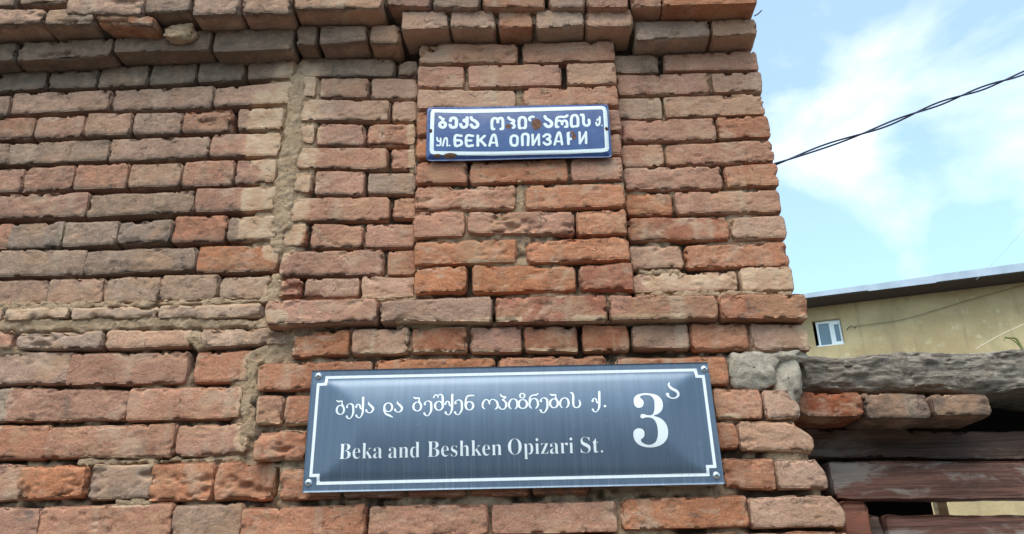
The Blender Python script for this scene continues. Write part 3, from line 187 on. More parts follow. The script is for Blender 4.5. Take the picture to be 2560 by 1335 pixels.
MORTAR = (0.40, 0.285, 0.19)
def brick_material():
    k = N('worn brick')
    oi = k.n.new('ShaderNodeObjectInfo'); base = oi.outputs['Color']
    big = k.noise(9, 4, .6, .4); mid = k.noise(34, 6, .62, .5, off=3.1); fine = k.noise(230, 4, .65)
    streak = k.noise(26, 5, .6, .8, stretch=(1, 1, 3.2), off=7.7)
    c = k.mix(k.ramp(big, .42, .62, 0, .55), base, k.mix(1.0, base, (.70, .675, .65), 'MULTIPLY'))
    c = k.mix(k.ramp(mid, .50, .72, 0, .50), c, (.39, .235, .145))              # rosy wear
    c = k.mix(k.ramp(streak, .53, .70, 0, .55), c, (.48, .315, .222))             # pale dust
    c = k.mix(k.ramp(k.noise(15, 6, .65, .6, off=11.), .57, .72, 0, .60), c, (.115, .095, .085))   # soot
    c = k.mix(k.ramp(k.noise(70, 5, .7, .3, off=21.), .60, .74, 0, .35), c, (.42, .19, .10))    # raw clay shows
    c = k.mix(1.0, c, k.mix(k.ramp(fine, .30, .70), (.80, .80, .80), (1.17, 1.17, 1.17)), 'MULTIPLY')
    c = k.mix(k.ramp(k.noise(10, 4, .55, .5, off=31.), .50, .66, 0, .55), c, (.44, .245, .145))    # warm clay patches
    c = k.mix(k.ramp(k.noise(11, 5, .6, .5, off=41.), .53, .68, 0, .60), c, (.47, .315, .222))      # lime bloom
    dust = k.math('ADD', k.attr('dust'), k.math('MULTIPLY', k.math('SUBTRACT', k.noise(24, 7, .7, .6, off=5.), .5), 1.7))
    dm = k.ramp(dust, .28, .60)
    dcol = k.mix(k.ramp(k.noise(28, 5, .6), .38, .62), (.48, .29, .18), (.56, .39, .262))
    c = k.mix(k.math('MULTIPLY', dm, .82), c, dcol)
    wx = k.ramp(k.noise(2.1, 7, .62, .6, off=51.), .50, .68, 0, .48)
    c = k.mix(wx, c, k.mix(1.0, c, (.54, .48, .43), 'MULTIPLY'))                # broad grime running over many bricks
    c = k.mix(k.ramp(k.noise(1.0, 6, .6, .15, stretch=(15, 1, 2.2), off=61.), .56, .70, 0, .42), c, (.47, .355, .25))   # water streaks
    soot_shade = k.math('ADD', k.attr('soot_shade'), k.math('MULTIPLY', k.math('SUBTRACT', k.noise(40, 5, .7, .3, off=9.), .5), .9))
    c = k.mix(k.ramp(soot_shade, .45, .95, 0, .72), c, (.105, .078, .060))  # soot together with painted underside and corbel shade
    pit = k.ramp(k.voro(150), .02, .16)
    pm = k.ramp(k.noise(45, 3, .5, off=13.), .52, .62)
    ph = k.math('SUBTRACT', 1.0, k.math('MULTIPLY', k.math('SUBTRACT', 1.0, pit), pm))
    c = k.mix(k.math('MULTIPLY', k.math('SUBTRACT', 1.0, pit), k.math('MULTIPLY', pm, .5)), c, (.09, .06, .05))
    grit = k.voro(330); gm = k.math('MULTIPLY', k.ramp(grit, .17, .05), k.ramp(k.noise(90, 3, .5, off=17.), .50, .60))
    c = k.mix(k.math('MULTIPLY', gm, .55), c, (.60, .50, .42))
    cn = k.noise(13, 4, .55, 1.2, stretch=(.6, 1, 1.3), off=71.)
    line = k.ramp(k.math('ABSOLUTE', k.math('SUBTRACT', cn, .5)), .0, .0075, 1., 0.)
    line = k.math('MULTIPLY', line, k.ramp(k.noise(17, 3, .5, off=81.), .54, .62))
    c = k.mix(k.math('MULTIPLY', line, .7), c, (.07, .045, .035))
    n1 = k.bump(k.noise(48, 8, .68, .5, stretch=(1, 1, 1.6), off=2.), .0036, 1.0)
    n2 = k.bump(k.noise(170, 5, .7, .2), .0011, .9, n1)
    n3 = k.bump(k.math('SUBTRACT', ph, k.math('MULTIPLY', line, 1.5)), .0014, .8, n2)
    return k.done(c, .93, n3, .18)
def mortar_material():
    k = N('old lime mortar')
    c = k.mix(k.ramp(k.noise(22, 6, .6), .35, .65), (.49, .315, .195), (.60, .415, .27))
    c = k.mix(k.ramp(k.noise(90, 5, .7), .5, .7, 0, .6), c, (.55, .43, .31))
    c = k.mix(k.ramp(k.voro(110), .18, .05, 0, .28), c, (.22, .15, .10))
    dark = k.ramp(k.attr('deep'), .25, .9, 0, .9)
    c = k.mix(dark, c, (.050, .036, .028))  # joint shade painted in, darker with depth below the brick face
    n = k.bump(k.noise(60, 8, .75, .3), .014, 1.0); n = k.bump(k.noise(260, 4, .7), .0030, 1.0, n); n = k.bump(k.ramp(k.voro(75), .05, .30), .003, .8, n)
    return k.done(c, .96, n, .12)
M_BRICK, M_MORTAR = brick_material(), mortar_material()

def lump_material():
    k = N('grey cement lump')
    c = k.mix(k.ramp(k.noise(28, 6, .6), .35, .65), (.34, .28, .22), (.50, .42, .335))
    c = k.mix(k.ramp(k.noise(60, 4, .6, off=4.), .62, .70, 0, .5), c, (.34, .27, .10))
    n = k.bump(k.noise(70, 8, .68), .006, 1.0); n = k.bump(k.noise(300, 4, .7), .0012, 1.0, n)
    return k.done(c, .95, n, .12)
def wood(name, a, b, worn, wornlo, wornhi, gscale=14., rough=.75, bumpd=.004, GS=((.16, 1, 2.6), (.07, 1, 2.4))):
    k = N(name)
    g = k.noise(gscale, 8, .7, .6, stretch=GS[0]); g2 = k.noise(gscale*4, 6, .7, .3, stretch=GS[1], off=3.)
    c = k.mix(k.ramp(g, .35, .66), a, b)
    c = k.mix(1.0, c, k.mix(k.ramp(g2, .34, .62), (.55, .53, .52), (1.15, 1.15, 1.15)), 'MULTIPLY')
    c = k.mix(k.ramp(k.noise(7, 6, .65, .5, stretch=(.6, 1, 1.6), off=6.), wornlo, wornhi, 0, .85), c, worn)
    c = k.mix(k.ramp(k.noise(16, 6, .7, .9, stretch=(.45, 1, 1.4), off=16.), .60, .72, 0, .7), c, (.03, .022, .018))
    n = k.bump(g, bumpd*2, .9); n = k.bump(g2, bumpd, .9, n); n = k.bump(k.noise(190, 5, .75), bumpd*.35, .8, n)
    return k.done(c, rough, n, .3)
M_LUMP = lump_material()
M_LOG = wood('weathered grey timber', (.19, .155, .125), (.35, .29, .235), (.45, .385, .31), .50, .70, 26., .9, .007, ((.5, 1, 1.5), (.3, 1, 1.4)))
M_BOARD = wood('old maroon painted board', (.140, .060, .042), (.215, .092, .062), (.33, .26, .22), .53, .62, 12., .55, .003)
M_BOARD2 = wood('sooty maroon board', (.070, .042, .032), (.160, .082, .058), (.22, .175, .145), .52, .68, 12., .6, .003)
M_DARKW = wood('shade dark timber', (.012, .009, .008), (.022, .016, .013), (.03, .025, .02), .6, .7, 12., .85, .003)  # blackness of the unlit cavity painted into the timber colour
M_POST = wood('terracotta painted post', (.22, .075, .045), (.27, .10, .062), (.12, .05, .035), .6, .75, 9., .6, .001)
M_LATH = wood('raw pale lath', (.40, .25, .13), (.52, .35, .20), (.30, .18, .10), .6, .7, 20., .7, .001)

# ------------------------------------------------------------------ brick geometry
COL = {'t': (.455, .262, .182), 'b': (.43, .212, .142), 'g': (.345, .222, .162), 'o': (.45, .185, .102), 'r': (.385, .150, .090), 'p': (.47, .302, .215)}
rng = random.Random(7)
SEG = [(np.array(s[:2], float), np.array(s[2:4], float), s[4], s[5], s[6]) for s in SM]
def segd(x, z, a, b):
    d = b-a; L = max(float(d@d), 1e-6); t = np.clip(((x-a[0])*d[0] + (z-a[1])*d[1])/L, 0, 1)
    return np.hypot(x-(a[0]+t*d[0]), z-(a[1]+t*d[1]))
def dustfield(x, z):
    r = np.zeros_like(x, float)
    for a, b, rad, h, dr in SEG:
        if dr <= 0: continue
        r = np.maximum(r, 1.0 - smooth(dr*.35, dr*1.25, segd(x, z, a, b)))
    return r
def lowf(x, z, s, seed): return noise(np.stack([x, z, np.full_like(x, seed)], -1), s)
def brick_mesh(q, depth, seed, r0=8., step=3.4, wear=1.0, cut=0.0):
    """q = xl xr ztl ztr zbl zbr in mm. Front face at y=0, body runs to y=+depth. Returns verts (mm, about centre), quads."""
    xl, xr, ztl, ztr, zbl, zbr = q
    w = xr-xl; hL, hR = ztl-zbl, ztr-zbr; h = (hL+hR)/2
    nx = max(4, int(w/step)); nz = max(4, int(h/step)); ny = max(3, int(min(depth, 90)/10))
    if depth > 90: ny += 1
    U, V = np.meshgrid(np.linspace(-1, 1, nx+1), np.linspace(-1, 1, nz+1))
    fr = np.stack([U.ravel(), V.ravel(), np.zeros(U.size)], 1)
    idx = np.arange(U.size).reshape(nz+1, nx+1)
    loop = list(idx[0, :-1]) + list(idx[:-1, -1]) + list(idx[-1, :0:-1]) + list(idx[:0:-1, 0])
    ys = list(np.linspace(0, min(depth, 90), ny)[1:]) + ([depth] if depth > 90 else [])
    ys = ys if ys else [depth]
    ys = [3.0] + [y for y in ys if y > 5]
    P = [fr]; quads = []
    a = idx[:-1, :-1].ravel(); b = idx[:-1, 1:].ravel(); c = idx[1:, 1:].ravel(); d = idx[1:, :-1].ravel()
    quads.append(np.stack([a, b, c, d], 1))
    prev = np.array(loop); base = U.size
    for y in ys:
        ring = fr[loop].copy(); ring[:, 2] = y; P.append(ring)
        cur = base + np.arange(len(loop)); base += len(loop)
        quads.append(np.stack([prev, cur, np.roll(cur, -1), np.roll(prev, -1)], 1)[:, ::-1][:, [0, 1, 2, 3]])
        prev = cur
    P = np.concatenate(P)
    quads = np.concatenate(quads)
    u, v, y = P[:, 0], P[:, 1], P[:, 2]
    X = u*w/2
    t = (u+1)/2
    zb = zbl+(zbr-zbl)*t; zt = ztl+(ztr-ztl)*t; zc = (ztl+ztr+zbl+zbr)/4
    Z = zb + (zt-zb)*(v+1)/2 - zc
    gx, gz = X + (xl+xr)/2, Z + zc
    sd3 = np.stack([gx, y*1.0, gz], 1) + seed*137.31
    # rounded box, radius varies along the edges
    rr = r0*(1 + .45*noise(sd3, 34.)) * (1+.0*u)
    corner = smooth(.72, 1., abs(u)**(1+w/60.))*smooth(.45, 1., abs(v))
    rr = np.clip(rr*(1+.9*corner), 2.5, h*.42)
    hx = w/2; vz = (zt-zb)/2; zm = (zt+zb)/2 - zc
    ix = np.clip(X, -hx+rr, hx-rr); iz = np.clip(Z-zm, -vz+rr, vz-rr); iy = np.maximum(y, rr)
    dx, dz, dy = X-ix, Z-zm-iz, y-iy
    L = np.sqrt(dx*dx+dy*dy+dz*dz)+1e-6
    on = L > 1e-5
    nxv = np.where(on, dx/L, 0); nyv = np.where(on, dy/L, -1); nzv = np.where(on, dz/L, 0)
    X2 = ix + nxv*np.where(on, rr, 0); Z2 = zm+iz + nzv*np.where(on, rr, 0); Y2 = np.where(y < rr, iy + nyv*rr, y)
    ex = hx-abs(X); ez = vz-abs(Z-zm)
    edge = np.exp(-np.minimum(ex, ez)/9.)*np.exp(-np.maximum(y-4, 0)/9.)
    # relief: swelling, tooling, pits and broken arrises
    n1 = fbm(sd3, 46., 2); n2 = fbm(sd3*np.array([1, 1, 1.5])+9, 17., 3, .6); n3 = noise(sd3*np.array([.8, 1, 1.5])+77, 5.2)
    disp = 1.5*n1 + (.72+.5*(wear > 1.5))*n2 + .30*n3
    chipn = fbm(sd3+401, 24. if wear < 1.5 else 40., 4, .55)
    chip = smooth(.24-.07*wear, .42-.03*wear, chipn)*edge*(5.+6*wear)
    chip = chip*(1-.45*smooth(0, -.8, v))
    gouge = smooth(.40-.24*(wear > 1.5), .62, fbm(sd3*np.array([.7, 1, 1.5])+811, 21. if wear < 1.5 else 44., 4, .55))*(3.+9*(wear > 1.5))
    gouge = gouge*np.exp(-y/10.)
    fl = fbm(sd3*np.array([.8, 1, 1.3])+1203, 58., 4, .55); gouge = gouge + (smooth(.12, .16, fl)*1.1 + smooth(.32, .36, fl)*1.2)*np.exp(-y/10.)
    D = disp - chip - gouge
    X2 = X2 + nxv*D; Y2 = Y2 + nyv*D; Z2 = Z2 + nzv*D
    if cut: X2 = X2 - cut*smooth(-.3, 1., v)**1.4*smooth(.45, 1., u)
    # outline wander
    X2 = X2 + 1.2*lowf(gz, y*1., 30., seed*7.7)*abs(u)**3*np.sign(u)
    Z2 = Z2 + 1.2*noise(np.stack([gx, y*0+seed*3.3, v*8], 1), 38.)*abs(v)
    lowv = smooth(.2, -1., v)
    return np.stack([X2, Y2, Z2], 1), quads, gx, gz, (xl+xr)/2, zc, edge, chip

def make_brick(b, parent, seed, depth=None, mat=None, name='brick', yoff=0.0, color=None, dusty=0.0, sooty=0.0):
    q, proud, code = b[:6], b[6], b[7]
    wear = 2.3 if 'e' in code else 1.0
    dep = depth or (proud + 75 if proud > 0 else 80)
    r0 = rng.uniform(4.5, 8.0) * (1.25 if wear > 1.5 else 1)
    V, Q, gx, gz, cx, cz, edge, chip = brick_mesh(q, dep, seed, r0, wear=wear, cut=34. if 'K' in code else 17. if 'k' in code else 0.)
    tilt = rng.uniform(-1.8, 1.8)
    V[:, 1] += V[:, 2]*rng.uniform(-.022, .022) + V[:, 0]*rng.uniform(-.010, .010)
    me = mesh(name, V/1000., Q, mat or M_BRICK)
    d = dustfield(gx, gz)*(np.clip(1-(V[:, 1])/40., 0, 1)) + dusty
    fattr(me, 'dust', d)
    under = smooth(-.35, -1.0, (gz-cz)/31.)  # shaded underside painted as darkening along each brick's lower edge
    reg = smooth(-.22, -.62, gx/1000.)*smooth(1.95, 2.30, gz/1000.)*.52 + smooth(2.80, 2.93, gz/1000.)*.22*(proud < 60)  # soot at upper left, plus painted shade under the corbels
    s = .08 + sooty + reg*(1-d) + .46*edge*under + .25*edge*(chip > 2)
    fattr(me, 'soot_shade', s)
    o = bpy.data.objects.new(name, me)
    o.location = (cx/1000., (-proud + tilt)/1000. + yoff, cz/1000.)
    c = COL[code[0]] if color is None else color
    f = rng.uniform(.90, 1.10); g = rng.uniform(-.02, .02)
    o.color = (min(1, c[0]*f+g), c[1]*f, c[2]*f-g*.5, 1)
    put(o, parent)
    return o

# ------------------------------------------------------------------ ground
def plane_mesh(name, x0, x1, y0, y1, z, mat, nx=1, ny=1):
    xs = np.linspace(x0, x1, nx+1); ys = np.linspace(y0, y1, ny+1)
    X, Y = np.meshgrid(xs, ys); idx = np.arange(X.size).reshape(ny+1, nx+1)
    Q = np.stack([idx[:-1, :-1].ravel(), idx[:-1, 1:].ravel(), idx[1:, 1:].ravel(), idx[1:, :-1].ravel()], 1)
    return mesh(name, np.stack([X.ravel(), Y.ravel(), np.full(X.size, z)], 1), Q, mat, False)
def box_mesh(name, x0, x1, y0, y1, z0, z1, mat, bevel=0.0):
    bm = bmesh.new(); bmesh.ops.create_cube(bm, size=1)
    for v in bm.verts:
        v.co = Vector(((x0+x1)/2+v.co.x*(x1-x0), (y0+y1)/2+v.co.y*(y1-y0), (z0+z1)/2+v.co.z*(z1-z0)))
    if bevel: bmesh.ops.bevel(bm, geom=bm.edges[:], offset=bevel, segments=2, affect='EDGES', profile=.5)
    me = bpy.data.meshes.new(name); bm.to_mesh(me); bm.free(); me.materials.append(mat); return me
k = N('cracked asphalt'); c = k.mix(k.ramp(k.noise(3, 6), .35, .65), (.075, .072, .068), (.12, .115, .105))
M_ASPH = k.done(k.mix(k.ramp(k.noise(120, 3), .4, .6, 0, .5), c, (.16, .15, .14)), .9, k.bump(k.noise(160, 4), .003))
k = N('paving'); M_PAVE = k.done(k.mix(k.ramp(k.noise(6, 6), .35, .65), (.10, .09, .08), (.16, .145, .125)), .9, k.bump(k.noise(90, 5), .003))
g = bpy.data.objects.new('ground', plane_mesh('ground', -600, 600, -600, 600, 0.0, M_ASPH)); link(g); g['kind'] = 'structure'
g = bpy.data.objects.new('pavement', box_mesh('pavement', -14, 14, -1.9, -0.02, 0.004, 0.14, M_PAVE, .01)); link(g); g['kind'] = 'structure'

k = N('street facade render'); M_OPP = k.done(k.mix(k.ramp(k.noise(1.2, 6, .6), .35, .65), (.30, .28, .26), (.40, .375, .345)), .9)
opp = thing('added_street_house', 'plain grey house added unseen across the street for sign reflections and low-sky shade', 'house', (0, -9.5, 0))  # unseen house added to shade the low sky and show in sign reflections
put(bpy.data.objects.new('wall', box_mesh('wall', -13, 13, -14, -9.5, 0, 4.3, M_OPP)), opp)
put(bpy.data.objects.new('roof', box_mesh('roof', -13.2, 13.2, -14.2, -9.2, 4.3, 4.42, M_OPP)), opp)

# ------------------------------------------------------------------ the brick wall
wall = thing('brick_wall', 'weathered old brick house wall with a raised pilaster and corbelled courses, carrying both blue street signs', 'brick wall', (0, 0, 0))
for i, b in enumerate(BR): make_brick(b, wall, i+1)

def wall_mortar():
    x0, x1, z0, z1, st = EDGE['left'], 600, 1632, 3190, 4.4
    xs = np.arange(x0, x1+st, st); zs = np.arange(z0, z1+st, st)
    X, Z = np.meshgrid(xs, zs); best = np.full(X.shape, 1e9); pr = np.zeros(X.shape); ok = np.zeros(X.shape, bool)
    for b in BR:
        zt = max(b[2], b[3]); zb = min(b[4], b[5])
        i0, i1 = np.searchsorted(xs, [b[0]-75, b[1]+75]); j0, j1 = np.searchsorted(zs, [zb-75, zt+75])
        if i1 <= i0 or j1 <= j0: continue
        sx, sz = X[j0:j1, i0:i1], Z[j0:j1, i0:i1]
        d = np.hypot(np.maximum(np.maximum(b[0]-sx, sx-b[1]), 0), np.maximum(np.maximum(zb-sz, sz-zt), 0))
        m = d < best[j0:j1, i0:i1]
        best[j0:j1, i0:i1][m] = d[m]; pr[j0:j1, i0:i1][m] = b[6]
        ok[j0:j1, i0:i1] |= (sx < b[1]-14) & (sz > zb-14) & (sz < zt+14)
    pr = np.min([np.roll(pr, k_, 0) for k_ in range(-5, 6)], 0)
    P = np.stack([X, Z*0, Z], -1)
    rec = 20 + 18*smooth(-300, -700, X)*smooth(2200, 2350, Z) + 20*fbm(P+55, 70., 3) + 8*fbm(P, 14., 3)
    base = pr - np.clip(rec, 12, 66)
    rough = 6.5*fbm(P+7, 16., 4, .7)
    H = base.copy()
    for a, b, rad, h, dr in SEG:
        if h < -50: continue
        d = segd(X, Z, a, b) + 11*fbm(P+91, 24., 3, .6)
        w = 1 - smooth(rad*.9, rad*1.6, d)
        H = np.maximum(H, base + (h + rough - base)*w)
    H = H + 1.2*noise(P, 9.)
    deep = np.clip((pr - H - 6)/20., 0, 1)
    # stop at the free right-hand end of the wall
    keep = np.zeros(X.shape, bool); right = np.zeros(len(zs))
    for j, z in enumerate(zs):
        r = [b[1] for b in BR if min(b[4], b[5])-22 < z < max(b[2], b[3])+22]
        right[j] = (min([v for v in r if v > 480] or [590]) if r else 590) - 12
    keep = X < right[:, None]
    idx = np.arange(X.size).reshape(X.shape)
    a, b_, c_, d_ = idx[:-1, :-1], idx[:-1, 1:], idx[1:, 1:], idx[1:, :-1]
    kk = (keep[:-1, :-1] & keep[:-1, 1:] & keep[1:, 1:] & keep[1:, :-1]).ravel()
    Q = np.stack([a.ravel(), b_.ravel(), c_.ravel(), d_.ravel()], 1)[kk]
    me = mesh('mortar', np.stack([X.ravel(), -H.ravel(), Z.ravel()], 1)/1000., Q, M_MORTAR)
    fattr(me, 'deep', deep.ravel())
    o = bpy.data.objects.new('mortar', me); put(o, wall)
    o['kind'] = 'stuff'
wall_mortar()
k = N('rough rubble core'); M_CORE = k.done(k.mix(k.ramp(k.noise(14, 6), .4, .6), (.14, .10, .075), (.26, .19, .14)), .95, k.bump(k.noise(30, 6), .02))
put(bpy.data.objects.new('wall_core', box_mesh('wall_core', EDGE['left']/1000+.01, .535, .062, .42, 0.14, 3.2, M_CORE)), wall)
k = N('grey render'); M_REND = k.done(k.mix(k.ramp(k.noise(5, 6), .35, .65), (.30, .27, .23), (.42, .38, .33)), .95, k.bump(k.noise(40, 6), .006))
put(bpy.data.objects.new('plinth', box_mesh('plinth', EDGE['left']/1000+.01, .60, -.03, .061, 0.141, 1.625, M_REND, .01)), wall)

# cement lumps in the wall
def lump(x, z, rx, rz, y, seed, parent, mat, name='mortar_lump', ry=None):
    n = 40
    ph, th = np.meshgrid(np.linspace(0, 2*math.pi, n+1)[:-1], np.linspace(0.02, math.pi-.02, n//2))
    d = np.stack([np.cos(ph)*np.sin(th), np.cos(th), np.sin(ph)*np.sin(th)], -1)
    P = np.sign(d)*abs(d)**.85*np.array([rx, ry or min(rx, rz)*.75, rz])
    f = 1 + .34*fbm(d*57+seed*33.37+17.13, 37., 3, .5) + .09*noise(d*61+seed*9.1, 13.) + .05*noise(d*60+seed*9.7, 6.)
    P = P*f[..., None]
    idx = np.arange(n*(n//2)).reshape(n//2, n)
    a, b = idx[:-1], idx[1:]
    Q = np.stack([a.ravel(), np.roll(a, -1, 1).ravel(), np.roll(b, -1, 1).ravel(), b.ravel()], 1)
    me = mesh(name, P.reshape(-1, 3)/1000., Q, mat); fattr(me, 'deep', np.zeros(n*(n//2)))
    o = bpy.data.objects.new(name, me); o.location = (x/1000, -y/1000, z/1000); put(o, parent); return o
for i, (l, y, mt) in enumerate(zip(GT['lumps'], (12, 2, 62, 8, 2), (M_LUMP, M_LUMP, M_MORTAR, M_LUMP, M_MORTAR))):
    lump(l[0], l[1], l[2], l[3], y, i+1, wall, mt, ry=(17, 17, None, 17, None)[i])

# ------------------------------------------------------------------ lettering: stroke fields -> clean contours
def catmull(pts, n=6):
    if len(pts) < 3: return np.array(pts, float)
    P = np.array(pts, float); P = np.vstack([2*P[0]-P[1], P, 2*P[-1]-P[-2]]); out = []
    for i in range(1, len(P)-2):
        for t in np.linspace(0, 1, n, endpoint=False):
            a, b, c, d = P[i-1], P[i], P[i+1], P[i+2]
            out.append(.5*((2*b)+(-a+c)*t+(2*a-5*b+4*c-d)*t*t+(-a+3*b-3*c+d)*t**3))
    out.append(P[-2]); return np.array(out)
def stroke_field(X, Z, strokes):
    F = np.full(X.shape, 1e3)
    for s in strokes:
        s = [tuple(p) for p in s]
        closed = len(s) > 3 and math.dist(s[0][:2], s[-1][:2]) < .6
        p = catmull(s, 5)
        for a, b in zip(p[:-1], p[1:]):
            d = b[:2]-a[:2]; L = max(d@d, 1e-9)
            t = np.clip(((X-a[0])*d[0]+(Z-a[1])*d[1])/L, 0, 1)
            F = np.minimum(F, np.hypot(X-a[0]-t*d[0], Z-a[1]-t*d[1]) - (a[2]+(b[2]-a[2])*t)/2)
    return F
def poly_field(X, Z, P):
    P = np.array(P, float); ins = np.zeros(X.shape, bool); D = np.full(X.shape, 1e3)
    for a, b in zip(P, np.roll(P, -1, 0)):
        d = b-a; L = max(d@d, 1e-9); t = np.clip(((X-a[0])*d[0]+(Z-a[1])*d[1])/L, 0, 1)
        D = np.minimum(D, np.hypot(X-a[0]-t*d[0], Z-a[1]-t*d[1]))
        c = (a[1] > Z) != (b[1] > Z)
        with np.errstate(divide='ignore', invalid='ignore'):
            xi = a[0]+(Z-a[1])*(b[0]-a[0])/((b[1]-a[1]) if abs(b[1]-a[1]) > 1e-9 else 1e-9)
        ins ^= c & (X < xi)
    return np.where(ins, -D, D)
def contour(F, xs, zs):
    """fill F<0: marching squares; returns verts (x,z) and polygons"""
    verts = []; polys = []; vi = {}; nz, nx = F.shape
    S = F < 0
    cells = np.argwhere(S[:-1, :-1] | S[:-1, 1:] | S[1:, :-1] | S[1:, 1:])
    def cv(j, i):
        k = (j, i)
        if k not in vi: vi[k] = len(verts); verts.append((xs[i], zs[j]))
        return vi[k]
    def ev(j0, i0, j1, i1):
        k = (j0, i0, j1, i1) if (j0, i0) < (j1, i1) else (j1, i1, j0, i0)
        if k not in vi:
            a, b = F[k[0], k[1]], F[k[2], k[3]]; t = a/(a-b)
            vi[k] = len(verts); verts.append((xs[k[1]]+(xs[k[3]]-xs[k[1]])*t, zs[k[0]]+(zs[k[2]]-zs[k[0]])*t))
        return vi[k]
    for j, i in cells:
        cs = [(j, i), (j, i+1), (j+1, i+1), (j+1, i)]; p = []
        for q in range(4):
            a, b = cs[q], cs[(q+1) % 4]
            if S[a]: p.append(cv(*a))
            if S[a] != S[b]: p.append(ev(a[0], a[1], b[0], b[1]))
        if len(p) >= 3: polys.append(p)
    return verts, polys
def field_mesh(name, fields, mat, surf, lift, ny=-1):
    """fields: list of (xmin,xmax,zmin,zmax,step,func). surf(x,z)-> y (mm, towards the street negative)."""
    V, Pq = [], []
    for x0, x1, z0, z1, st, fn in fields:
        xs = np.arange(x0, x1+st, st); zs = np.arange(z0, z1+st, st); X, Z = np.meshgrid(xs, zs)
        v, p = contour(fn(X, Z), xs, zs); o = len(V); V += v; Pq += [[i+o for i in q] for q in p]
    V = np.array(V, float).reshape(-1, 2)
    y = surf(V[:, 0], V[:, 1]) - lift
    me = bpy.data.meshes.new(name)
    me.from_pydata([(a/1000, c/1000, b/1000) for (a, b), c in zip(V, y)], [], Pq)
    me.materials.append(mat); me.update(); return me
def bounds(strokes, pad):
    P = np.array([p[:2] for s in strokes for p in s]); return P[:, 0].min()-pad, P[:, 0].max()+pad, P[:, 1].min()-pad, P[:, 1].max()+pad

def sheet(name, corners, nu, nv, fy, mat, thick, rim=.0, cornerr=0.):
    """plate over a (u,v) grid with thickness; corners TL TR BR BL"""
    c = np.array(corners, float)
    us, vs = np.linspace(0, 1, nu+1), np.linspace(0, 1, nv+1)
    U, V = np.meshgrid(us, vs)
    X = (c[3][0]*(1-U)+c[2][0]*U)*(1-V) + (c[0][0]*(1-U)+c[1][0]*U)*V
    Z = (c[3][1]*(1-U)+c[2][1]*U)*(1-V) + (c[0][1]*(1-U)+c[1][1]*U)*V
    if cornerr:
        cx, cz = X.mean(), Z.mean(); w = (c[1][0]-c[0][0])/2; h = (c[0][1]-c[3][1])/2
        ax = (2*U-1); az = (2*V-1)
        ddx = np.clip(abs(ax)*w-(w-cornerr), 0, None); ddz = np.clip(abs(az)*h-(h-cornerr), 0, None)
        L = np.hypot(ddx, ddz); f = np.where(L > 1e-6, np.maximum(ddx, ddz)/np.maximum(L, 1e-6), 1)
        X = X - np.sign(ax)*ddx*(1-f); Z = Z - np.sign(az)*ddz*(1-f)
    Y = fy(X, Z)
    idx = np.arange(U.size).reshape(U.shape)
    F = np.stack([X.ravel(), Y.ravel(), Z.ravel()], 1)
    loop = list(idx[0, :-1]) + list(idx[:-1, -1]) + list(idx[-1, :0:-1]) + list(idx[:0:-1, 0])
    ring = F[loop].copy(); ring[:, 1] += thick
    n = len(F); P = np.vstack([F, ring, [[X.mean(), ring[:, 1].max(), Z.mean()]]])
    Q = [np.stack([idx[:-1, :-1].ravel(), idx[:-1, 1:].ravel(), idx[1:, 1:].ravel(), idx[1:, :-1].ravel()], 1)]
    cur = n+np.arange(len(loop)); lp = np.array(loop)
    Q.append(np.stack([lp, cur, np.roll(cur, -1), np.roll(lp, -1)], 1)[:, ::-1])
    T = np.stack([cur, np.roll(cur, -1), np.full(len(cur), n+len(loop))], 1)[:, ::-1]
    me = mesh(name, P/1000., np.concatenate(Q), mat, True, T)
    return me

# ------------------------------------------------------------------ large house-number sign
def plate_material():
    k = N('dark blue enamel plate')
    st = k.noise(1.0, 6, .65, .0, stretch=(95, 1, 3.2)); st2 = k.noise(1.0, 4, .6, 0, stretch=(260, 1, 7), off=4.)
    c = k.mix(k.ramp(st, .38, .66), (.098, .138, .200), (.118, .160, .225))
    sp = k.n.new('ShaderNodeSeparateXYZ'); k.l.new(k.pos, sp.inputs[0])
    low = k.ramp(sp.outputs[2], 1.95, 1.79)
    drip = k.math('MULTIPLY', k.ramp(st2, .52, .72), k.math('ADD', .025, k.math('MULTIPLY', low, .34)))
    c = k.mix(drip, c, (.30, .32, .37))
    c = k.mix(k.ramp(k.noise(40, 5, .7, off=8.), .62, .72, 0, .25), c, (.30, .30, .31))
    r = k.ramp(st, .3, .7, .355, .385)
    return k.done(c, r, k.bump(k.noise(3.5, 3), .004, .5, k.bump(k.noise(300, 3), .0002, .5)), .6, .30)
M_PLATE = plate_material()
k = N('white sign lettering'); M_WHITE = k.done(k.mix(k.ramp(k.noise(1., 6, .7, 0, stretch=(160, 1, 9)), .45, .75, 0, .45), (.80, .82, .85), (.45, .50, .58)), .5, None, .4)
k = N('zinc screw'); M_ZINC = k.done((.62, .64, .66), .28, None, .5, .9)
k = N('screw recess'); M_RECESS = k.done((.03, .03, .035), .7)
BC = np.array(BIG['c'], float); bcx, bcz = BC[:, 0].mean(), BC[:, 1].mean()
b_ang = math.atan2((BC[1]-BC[0])[1]+(BC[2]-BC[3])[1], (BC[1]-BC[0])[0]+(BC[2]-BC[3])[0])
bw = (math.dist(BC[0], BC[1])+math.dist(BC[3], BC[2]))/4; bh = (math.dist(BC[0], BC[3])+math.dist(BC[1], BC[2]))/4
